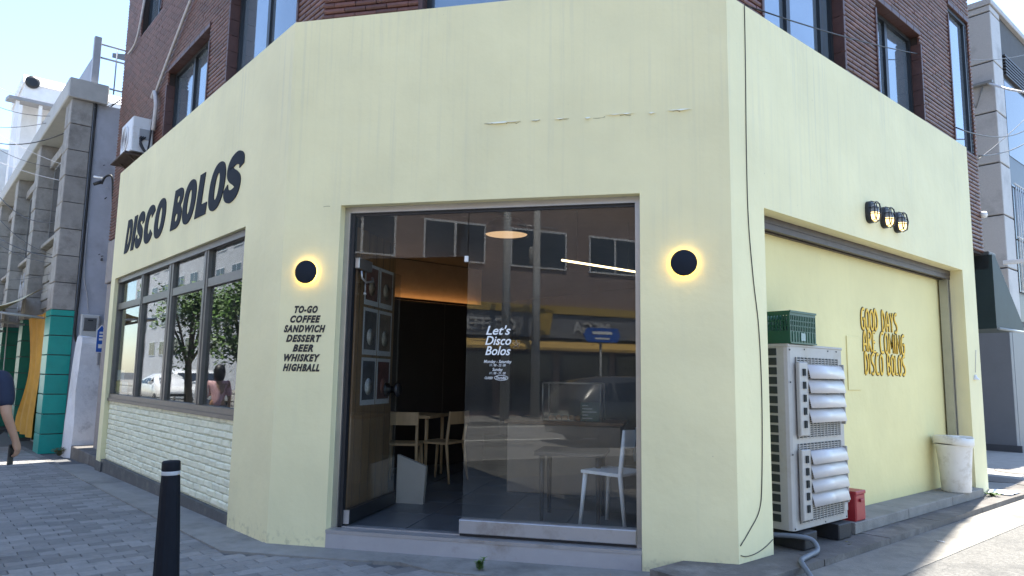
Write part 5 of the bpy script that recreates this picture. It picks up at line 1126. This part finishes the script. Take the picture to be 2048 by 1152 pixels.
# guard fence along the near kerb
fe = thing('guard_fence', L(22, 4.8, -.35), 'low black guard fence along the kerb down the street', 'fence')
for i in range(9):
    a = 14.5+i*1.8; z = -.017*a; MB().tube([L(a, 4.75, z-.03), L(a, 4.75, z+.85)], .035, 8).build('post', BLACK, fe)
for q in (.25, .5, .78): MB().tube([L(14.5, 4.75, -.25+q), L(28.9, 4.75, -.49+q)], .02, 6).build('rail', BLACK, fe)
# ---------------------------------------------------------------- cars
def car(loc, ang, paint_, label, Lc=4.7, Wd=1.86, Hh=1.62, kind='suv'):
    t = thing('parked_car' if kind != 'drive' else 'passing_car', loc, label, 'car', 'cars on the main road'); loc = Vector(loc)
    X = Vector((math.cos(ang), math.sin(ang), 0)); Y = Vector((-X.y, X.x, 0)); P = lambda x, y, z: loc+X*x+Y*y+Vector((0, 0, z))
    h = Wd/2
    suv = kind != 'sedan'
    st_ = [(-2.32, .42, .80, .86, .80), (-2.25, .25, 1.0, 1.02, .86), (-2.05, .22, 1.02, 1.30 if suv else 1.04, .93), (-1.75, .21, 1.02, Hh-.10 if suv else 1.12, .93), (-1.3, .20, 1.02, Hh-.02 if suv else Hh-.10, .93), (-.5, .20, 1.01, Hh, .93), (.2, .20, 1.0, Hh-.02, .93), (.75, .20, 1.0, Hh-.16, .93), (1.15, .20, 1.0, 1.22, .93), (1.45, .20, .99, 1.03, .93), (1.9, .21, .93, .97, .90), (2.2, .24, .83, .88, .84), (2.32, .40, .66, .70, .74)]
    v = []; k = Lc/4.64
    for x, zb, zbelt, zr, wf in st_:
        w = h*wf/.93; rw = w*(.74 if zr > zbelt+.15 else .9)
        half = [(w*.86, zb), (w*.99, zb+.14), (w*1.0, (zb+zbelt)/2+.05), (w*.97, zbelt), (rw+.03 if zr > zbelt+.15 else w*.93, max(zr-.08, zbelt+.004)), (rw*.8, zr), (0, zr+.015)]
        ring = [P(x*k, y, z) for y, z in half]+[P(x*k, -y, z) for y, z in half[-2::-1]]
        v += ring
    n = 13; m = MB(); fs = [(i*n+j, i*n+j+1, (i+1)*n+j+1, (i+1)*n+j) for i in range(len(st_)-1) for j in range(n-1)]+[(i*n+n-1, i*n, (i+1)*n, (i+1)*n+n-1) for i in range(len(st_)-1)]
    m.add(v, fs, True); m.add(v[:n], [tuple(range(n))]); m.add(v[-n:], [tuple(range(n))]); body = m.build('body', paint_, t)
    # side glass panels
    for sg_ in (-1, 1):
        cols = [c for c in range(3, 8)]; q = MB()
        for a_, b_ in ((3, 4), (4, 5), (5, 6), (6, 7)):
            def pt(i, low):
                x, zb, zbelt, zr, wf = st_[i]; w = h*wf/.93; rw = w*.74
                return P(x*k+(.0 if 1 else 0), sg_*((w*.965+.012) if low else (rw+.05)), zbelt+.03 if low else max(zr-.13, zbelt+.04))
            MB().add([pt(a_, 1)+X*.05, pt(b_, 1)-X*.05, pt(b_, 0)-X*.05, pt(a_, 0)+X*.05], [(0, 1, 2, 3)]).build('side_window', DKG, body)
    w0, w1 = st_[7], st_[8]
    MB().add([P(.80*k, -h*.70, Hh-.17), P(.80*k, h*.70, Hh-.17), P(1.40*k, h*.80, 1.07), P(1.40*k, -h*.80, 1.07)], [(0, 1, 2, 3)]).build('windscreen', DKG, body)
    if suv: MB().add([P(-1.86*k, -h*.66, Hh-.22), P(-1.86*k, h*.66, Hh-.22), P(-2.12*k, h*.78, 1.10), P(-2.12*k, -h*.78, 1.10)], [(0, 1, 2, 3)]).build('rear_window', DKG, body)
    HL = mat('headlamp', (.7, .72, .75), .1, .02, spec=.9); TLm = mat('tail_lamp', (.35, .01, .01), .2, .05)
    for sg_ in (-1, 1):
        MB().bbox(Fr(P(2.2*k, sg_*h*.66, 0), Y, X), -.2, .2, -.1, .06, .68, .80, .01).build('headlight', HL, body); MB().bbox(Fr(P(-2.2*k, sg_*h*.70, 0), Y, X), -.16, .16, -.06, .1, .82, .98, .01).build('tail_light', TLm, body)
        MB().bbox(Fr(P(.95*k, sg_*(h+.08), 0), X, Y), -.07, .07, -.08, .08, 1.02, 1.14, .02).build('wing_mirror', paint_, body)
        for x in (-1.42*k, 1.40*k):
            c = P(x, sg_*(h-.11), .34); wh_ = MB().lathe(c, [(.22, -.11), (.33, -.11), (.35, -.06), (.35, .06), (.33, .11), (.22, .11)], 28, Y).build('wheel', RUBBER, t)
            MB().lathe(c+Y*sg_*.09, [(.225, 0), (.21, .02*sg_), (.07, .005*sg_), (0, .03*sg_)], 20, Y).build('rim', ALU, wh_)
    MB().bbox(Fr(P(2.32*k, 0, 0), Y, X), -.26, .26, -.05, .03, .42, .53, .005).build('number_plate', WHITEP, body); MB().bbox(Fr(P(2.30*k, 0, 0), Y, X), -.5, .5, -.1, .03, .56, .66, .01).build('grille', BLACK, body)
    return t
def cpaint(n_, c): 
    m_ = mat(n_, c, .28, .02, 2, coat=.8); return m_
angL = math.atan2(-UL.y, -UL.x)
car(L(-9.4, 8.6, -.2), angL, cpaint('dark_grey_car_paint', (.045, .05, .055)), 'dark grey estate car passing on the main road opposite the entrance', 4.7, 1.9, 1.60, 'drive')
car(L(30, 8.2, -.2), angL+.05, cpaint('white_car_paint', (.78, .78, .78)), 'white off-road car facing the junction on the main road', 4.7, 1.9, 1.66, 'suv')
car(L(27.0, 6.25, -.2), angL+.02, MATS['white_car_paint'], 'white saloon car beside the white off-road car on the main road', 4.6, 1.84, 1.45, 'sedan')
# ---------------------------------------------------------------- street trees
def tree(base, h, r, seed, label):
    random.seed(seed); base = Vector(base); t = thing('street_tree', base, label, 'tree', 'street trees down the main road'); BK = mat('tree_bark', (.16, .13, .10), .9, .25, 12, .5, 40); LF = mat('tree_leaf', (.075, .15, .025), .55, .35, 1.5, rand=.35)
    tr = MB(); th = h*.45; tr.tube([base, base+Vector((.05, .02, th*.5)), base+Vector((.0, .1, th))], [.15, .12, .10], 10); cr_ = []
    for i in range(9):
        a = i*2.4+random.random(); rr = r*random.uniform(.35, .9); e = base+Vector((math.cos(a)*rr, math.sin(a)*rr, th+(h-th)*random.uniform(.15, .9))); s_ = base+Vector((0, .1, th*random.uniform(.75, 1)))
        tr.tube(crspline([s_, s_.lerp(e, .5)+Vector((0, 0, .2)), e], 3), [.055, .05, .04, .035, .03, .02, .012], 6); cr_.append(e)
    tr.build('trunk', BK, t); lv = MB()
    for e in cr_+[base+Vector((0, 0, h*.8))]:
        for q in range(300):
            d = Vector((random.gauss(0, 1), random.gauss(0, 1), random.gauss(0, .8))); p = e+d*r*.26
            u = Vector((random.uniform(-1, 1), random.uniform(-1, 1), random.uniform(-.8, .4))).normalized(); s_ = u.cross(Vector((random.random(), random.random(), 1))).normalized(); l = random.uniform(.09, .17)
            lv.add([p, p+u*l*.5+s_*l*.33, p+u*l, p+u*l*.5-s_*l*.33], [(0, 1, 2, 3)])
    lv.build('crown', LF, t)
tree(L(13.4, 4.4, -.25), 4.1, 1.05, 21, 'leafy street tree nearest the yellow building down the main road')
tree(L(17.2, 4.4, -.32), 4.2, 1.1, 22, 'leafy street tree beside the guard fence')
tree(L(48, 4.2, -.8), 5.4, 1.6, 23, 'leafy street tree farthest down the main road')
tree(L(20, 16.2, -.1), 5.0, 1.6, 24, 'leafy street tree on the far pavement')
# ================================================================ people
def skin(joints, edges, root, mt, name, parent, sub=2):
    me = bpy.data.meshes.new(name); nm = list(joints); me.from_pydata([joints[k][0] for k in nm], [(nm.index(a), nm.index(b)) for a, b in edges], [])
    o = bpy.data.objects.new(name, me); col.objects.link(o); sk = o.modifiers.new('s', 'SKIN'); sk.use_smooth_shade = True
    for i, k in enumerate(nm):
        r = joints[k][1]; me.skin_vertices[0].data[i].radius = r if isinstance(r, tuple) else (r, r); me.skin_vertices[0].data[i].use_root = (k == root)
    s2 = o.modifiers.new('d', 'SUBSURF'); s2.levels = sub; s2.render_levels = sub
    dg = bpy.context.evaluated_depsgraph_get(); m2 = bpy.data.meshes.new_from_object(o.evaluated_get(dg)); bpy.data.objects.remove(o); m2.materials.clear(); m2.materials.append(mt)
    for p in m2.polygons: p.use_smooth = True
    r = bpy.data.objects.new(name, m2); col.objects.link(r); r.parent = parent; r.location = (0, 0, 0); return r
SKN = mat('skin', (.42, .25, .17), .5, .08, 12); HAIR = mat('dark_hair', (.012, .011, .012), .5, .2, 60); 
def person(loc, face, sc_, label, top, pants, armR, armL, female=False, stride=.0):
    loc = Vector(loc); t = thing('person', loc, label, 'person'); f = Vector((math.cos(face), math.sin(face), 0)); r_ = Vector((f.y, -f.x, 0))
    P = lambda x, y, z: (r_*x+f*y+Vector((0, 0, z)))*sc_       # x to the person's right, y forward
    sh = .175 if female else .20; hip = .10
    J = {'pel': (P(0, 0, .93), (.135*sc_, .10*sc_)), 'wst': (P(0, 0, 1.08), (.12*sc_, .09*sc_)), 'chs': (P(0, .01, 1.28), (.145*sc_, .105*sc_)), 'nk0': (P(0, 0, 1.42), .06*sc_), 'nk1': (P(0, .01, 1.49), .05*sc_), 'hd0': (P(0, .025, 1.54), .065*sc_), 'hd1': (P(0, .02, 1.62), (.078*sc_, .092*sc_)), 'hd2': (P(0, .01, 1.70), .06*sc_)}
    E = [('pel', 'wst'), ('wst', 'chs'), ('chs', 'nk0'), ('nk0', 'nk1'), ('nk1', 'hd0'), ('hd0', 'hd1'), ('hd1', 'hd2')]
    for s, sx, arm in (('R', 1, armR), ('L', -1, armL)):
        J['sh'+s] = (P(sx*sh, 0, 1.385), .055*sc_); J['el'+s] = (P(*arm[0]), .038*sc_); J['wr'+s] = (P(*arm[1]), .026*sc_); J['pm'+s] = (P(*arm[2]), (.034*sc_, .018*sc_)); E += [('chs', 'sh'+s), ('sh'+s, 'el'+s), ('el'+s, 'wr'+s), ('wr'+s, 'pm'+s)]
        d = (Vector(arm[2])-Vector(arm[1])).normalized()
        for k, (off, ln) in enumerate(((-.026, .060), (-.009, .070), (.009, .066), (.026, .052))):
            b = Vector(arm[2])+d*.03+Vector((0, off, 0)); m_ = b+d*ln*.55+Vector((-sx*.012, 0, 0)); e_ = m_+d*ln*.25+Vector((-sx*.028, 0, 0))
            J['f%s%da' % (s, k)] = (P(*b), .0095*sc_); J['f%s%db' % (s, k)] = (P(*m_), .0085*sc_); J['f%s%dc' % (s, k)] = (P(*e_), .007*sc_); E += [('pm'+s, 'f%s%da' % (s, k)), ('f%s%da' % (s, k), 'f%s%db' % (s, k)), ('f%s%db' % (s, k), 'f%s%dc' % (s, k))]
        b = Vector(arm[2])+Vector((-sx*.02, .034, 0)); J['th%sa' % s] = (P(*b), .011*sc_); J['th%sb' % s] = (P(*(b+d*.035+Vector((-sx*.02, .012, 0)))), .009*sc_); E += [('pm'+s, 'th%sa' % s), ('th%sa' % s, 'th%sb' % s)]
        st_ = stride*sx
        J['hp'+s] = (P(sx*hip, 0, .88), .092*sc_); J['kn'+s] = (P(sx*.10, st_*.5+.02, .50), .058*sc_); J['ak'+s] = (P(sx*.10, st_-.02, .09), .040*sc_); J['ft'+s] = (P(sx*.11, st_+.13, .035), .034*sc_); E += [('pel', 'hp'+s), ('hp'+s, 'kn'+s), ('kn'+s, 'ak'+s), ('ak'+s, 'ft'+s)]
    body = skin(J, E, 'pel', SKN, 'body', t)
    G = lambda k, q: (J[k][0], tuple(x*q for x in J[k][1]) if isinstance(J[k][1], tuple) else J[k][1]*q)
    T = {k: G(k, 1.2) for k in ('wst', 'chs')}; T['pel'] = (P(0, 0, .84), (.165*sc_, .125*sc_)); T['nk0'] = (P(0, 0, 1.415), .072*sc_); TE = [('pel', 'wst'), ('wst', 'chs'), ('chs', 'nk0')]
    for s in 'RL':
        T['sh'+s] = G('sh'+s, 1.32); e_ = J['sh'+s][0].lerp(J['el'+s][0], .9); T['sl'+s] = (e_, .062*sc_); TE += [('chs', 'sh'+s), ('sh'+s, 'sl'+s)]
    skin(T, TE, 'pel', top, 'shirt', t)
    Q = {'pel': (P(0, 0, .98), (.150*sc_, .112*sc_))}; QE = []
    for s, sx in (('R', 1), ('L', -1)):
        Q['hp'+s] = G('hp'+s, 1.12); Q['kn'+s] = G('kn'+s, 1.25); Q['ak'+s] = (J['ak'+s][0]+Vector((0, 0, .02)), .062*sc_); QE += [('pel', 'hp'+s), ('hp'+s, 'kn'+s), ('kn'+s, 'ak'+s)]
    skin(Q, QE, 'pel', pants, 'trousers', t)
    hc = loc+P(0, -.005, 1.645); h = MB(); n = 20; pts = []; prof = [(0, .115), (.05, .107), (.085, .075), (.102, .02), (.104, -.03), (.095, -.075)] if not female else [(0, .135), (.06, .125), (.105, .085), (.125, .02), (.13, -.04), (.125, -.09)]
    if female: prof += [(.12, -.14), (.10, -.19), (.06, -.21)]
    for rr, z in prof:
        for k in range(n):
            a = 2*math.pi*k/n; q = 1+.04*math.sin(5*a+z*40); fwd = math.cos(a); rad = rr*q*sc_
            if z < .03 and fwd > .35: rad *= .72
            pts.append(hc+(f*fwd*1.08+r_*math.sin(a)*.9)*rad+Vector((0, 0, z*sc_)))
    h.add(pts, [(i*n+k, i*n+(k+1) % n, (i+1)*n+(k+1) % n, (i+1)*n+k) for i in range(len(prof)-1) for k in range(n)], True); h.build('hair', HAIR, t)
    for sx in (-1, 1):
        MB().lathe(loc+P(sx*.031, .098, 1.635), [(0, -.004), (.011, 0), (0, .005)], 8, f).build('eye', BLACK, t); MB().lathe(loc+P(sx*.080, .01, 1.615), [(0, -.012), (.02, 0), (0, .014)], 8, r_*sx).build('ear', SKN, t)
    MB().tube([loc+P(0, .098, 1.64), loc+P(0, .122, 1.605), loc+P(0, .10, 1.595)], [.007*sc_, .013*sc_, .008*sc_], 6).build('nose', SKN, t); MB().tube([loc+P(-.025, .094, 1.568), loc+P(0, .101, 1.566), loc+P(.025, .094, 1.568)], .005, 5).build('mouth', mat('lips', (.35, .12, .1), .5, .05), t)
    return t, P, loc
NAVY = mat('navy_shirt', (.010, .018, .045), .8, .1, 10); DPANT = mat('dark_trousers', (.02, .022, .03), .8, .1)
mp_ = CAM+ray(-47, 760)*5.2; fdir = math.atan2(FWD.y, FWD.x)+.12
man, MP, ml = person((mp_.x, mp_.y, -.013), fdir, .955, 'person in a navy T-shirt with a black phone in the right hand', NAVY, DPANT, ((.25, -.03, 1.10), (.285, .06, .90), (.29, .085, .835)), ((-.25, -.03, 1.08), (-.26, .06, .85), (-.26, .08, .78)), stride=.16)
ph = thing('phone', ml+MP(.275, .10, .75), 'black phone held low in the walking person\'s hand', 'phone'); pc = ml+MP(.272, .10, .775)
pfm = Fr(pc, Vector((math.cos(fdir), math.sin(fdir), 0)), Vector((math.sin(fdir), -math.cos(fdir), 0)))
MB().bbox(Fr(pc-Vector((0, 0, 0)), pfm.u, pfm.n), -.035, .035, -.030, -.021, -.075, .075, .004).build('case', BLACK, ph); MB().box(pfm, -.03, .03, -.0315, -.0302, -.068, .068).build('screen', DKG, ph)
PINK = mat('pink_blouse', (.70, .42, .44), .8, .1, 8)
wp = L(8.35, 2.1, -.15)
wm, WP_, wl = person((wp.x, wp.y, -.145), math.atan2(UL.y, UL.x)+.3, .93, 'person with dark hair and a grey bag standing on the pavement in a pink blouse', PINK, mat('grey_trousers', (.2, .2, .22), .8, .1), ((.24, .02, 1.08), (.2, .16, 1.12), (.16, .22, 1.14)), ((-.22, -.02, 1.08), (-.22, .04, .85), (-.22, .05, .78)), True)
bgm = thing('shoulder_bag', wl+WP_(.24, 0, .78), 'grey cloth shoulder bag hanging at the pink blouse', 'bag'); c = wl+WP_(.25, -.02, .92)
MB().bbox(Fr(c, Vector((UL.x, UL.y, 0)), NL), -.15, .15, -.05, .05, -.16, .14, .03).build('pouch', mat('grey_cloth', (.38, .38, .39), .8, .1), bgm); MB().tube([c+Vector((0, 0, .13))-UL*.1, wl+WP_(.16, 0, 1.43), c+Vector((0, 0, .13))+UL*.1], .01, 6).build('strap', MATS['grey_cloth'], bgm)
# unseen block added behind the alley to cut the sun to a strip
an = thing('sun_blocker', L(9.0, -6, -.3), 'plain grey unseen block added behind the alley to narrow the strip of sun', 'building')
MB().box(L, 9.6, NS+.05, -9, -1.8, -.3, 11.0).build('wall', LAV, an); MB().box(L, 9.55, NS+.05, -9.05, -1.7, 11.0, 11.15).build('roof', CONC, an)
for o in list(bpy.data.objects):
    if '_w' in o: del o['_w']
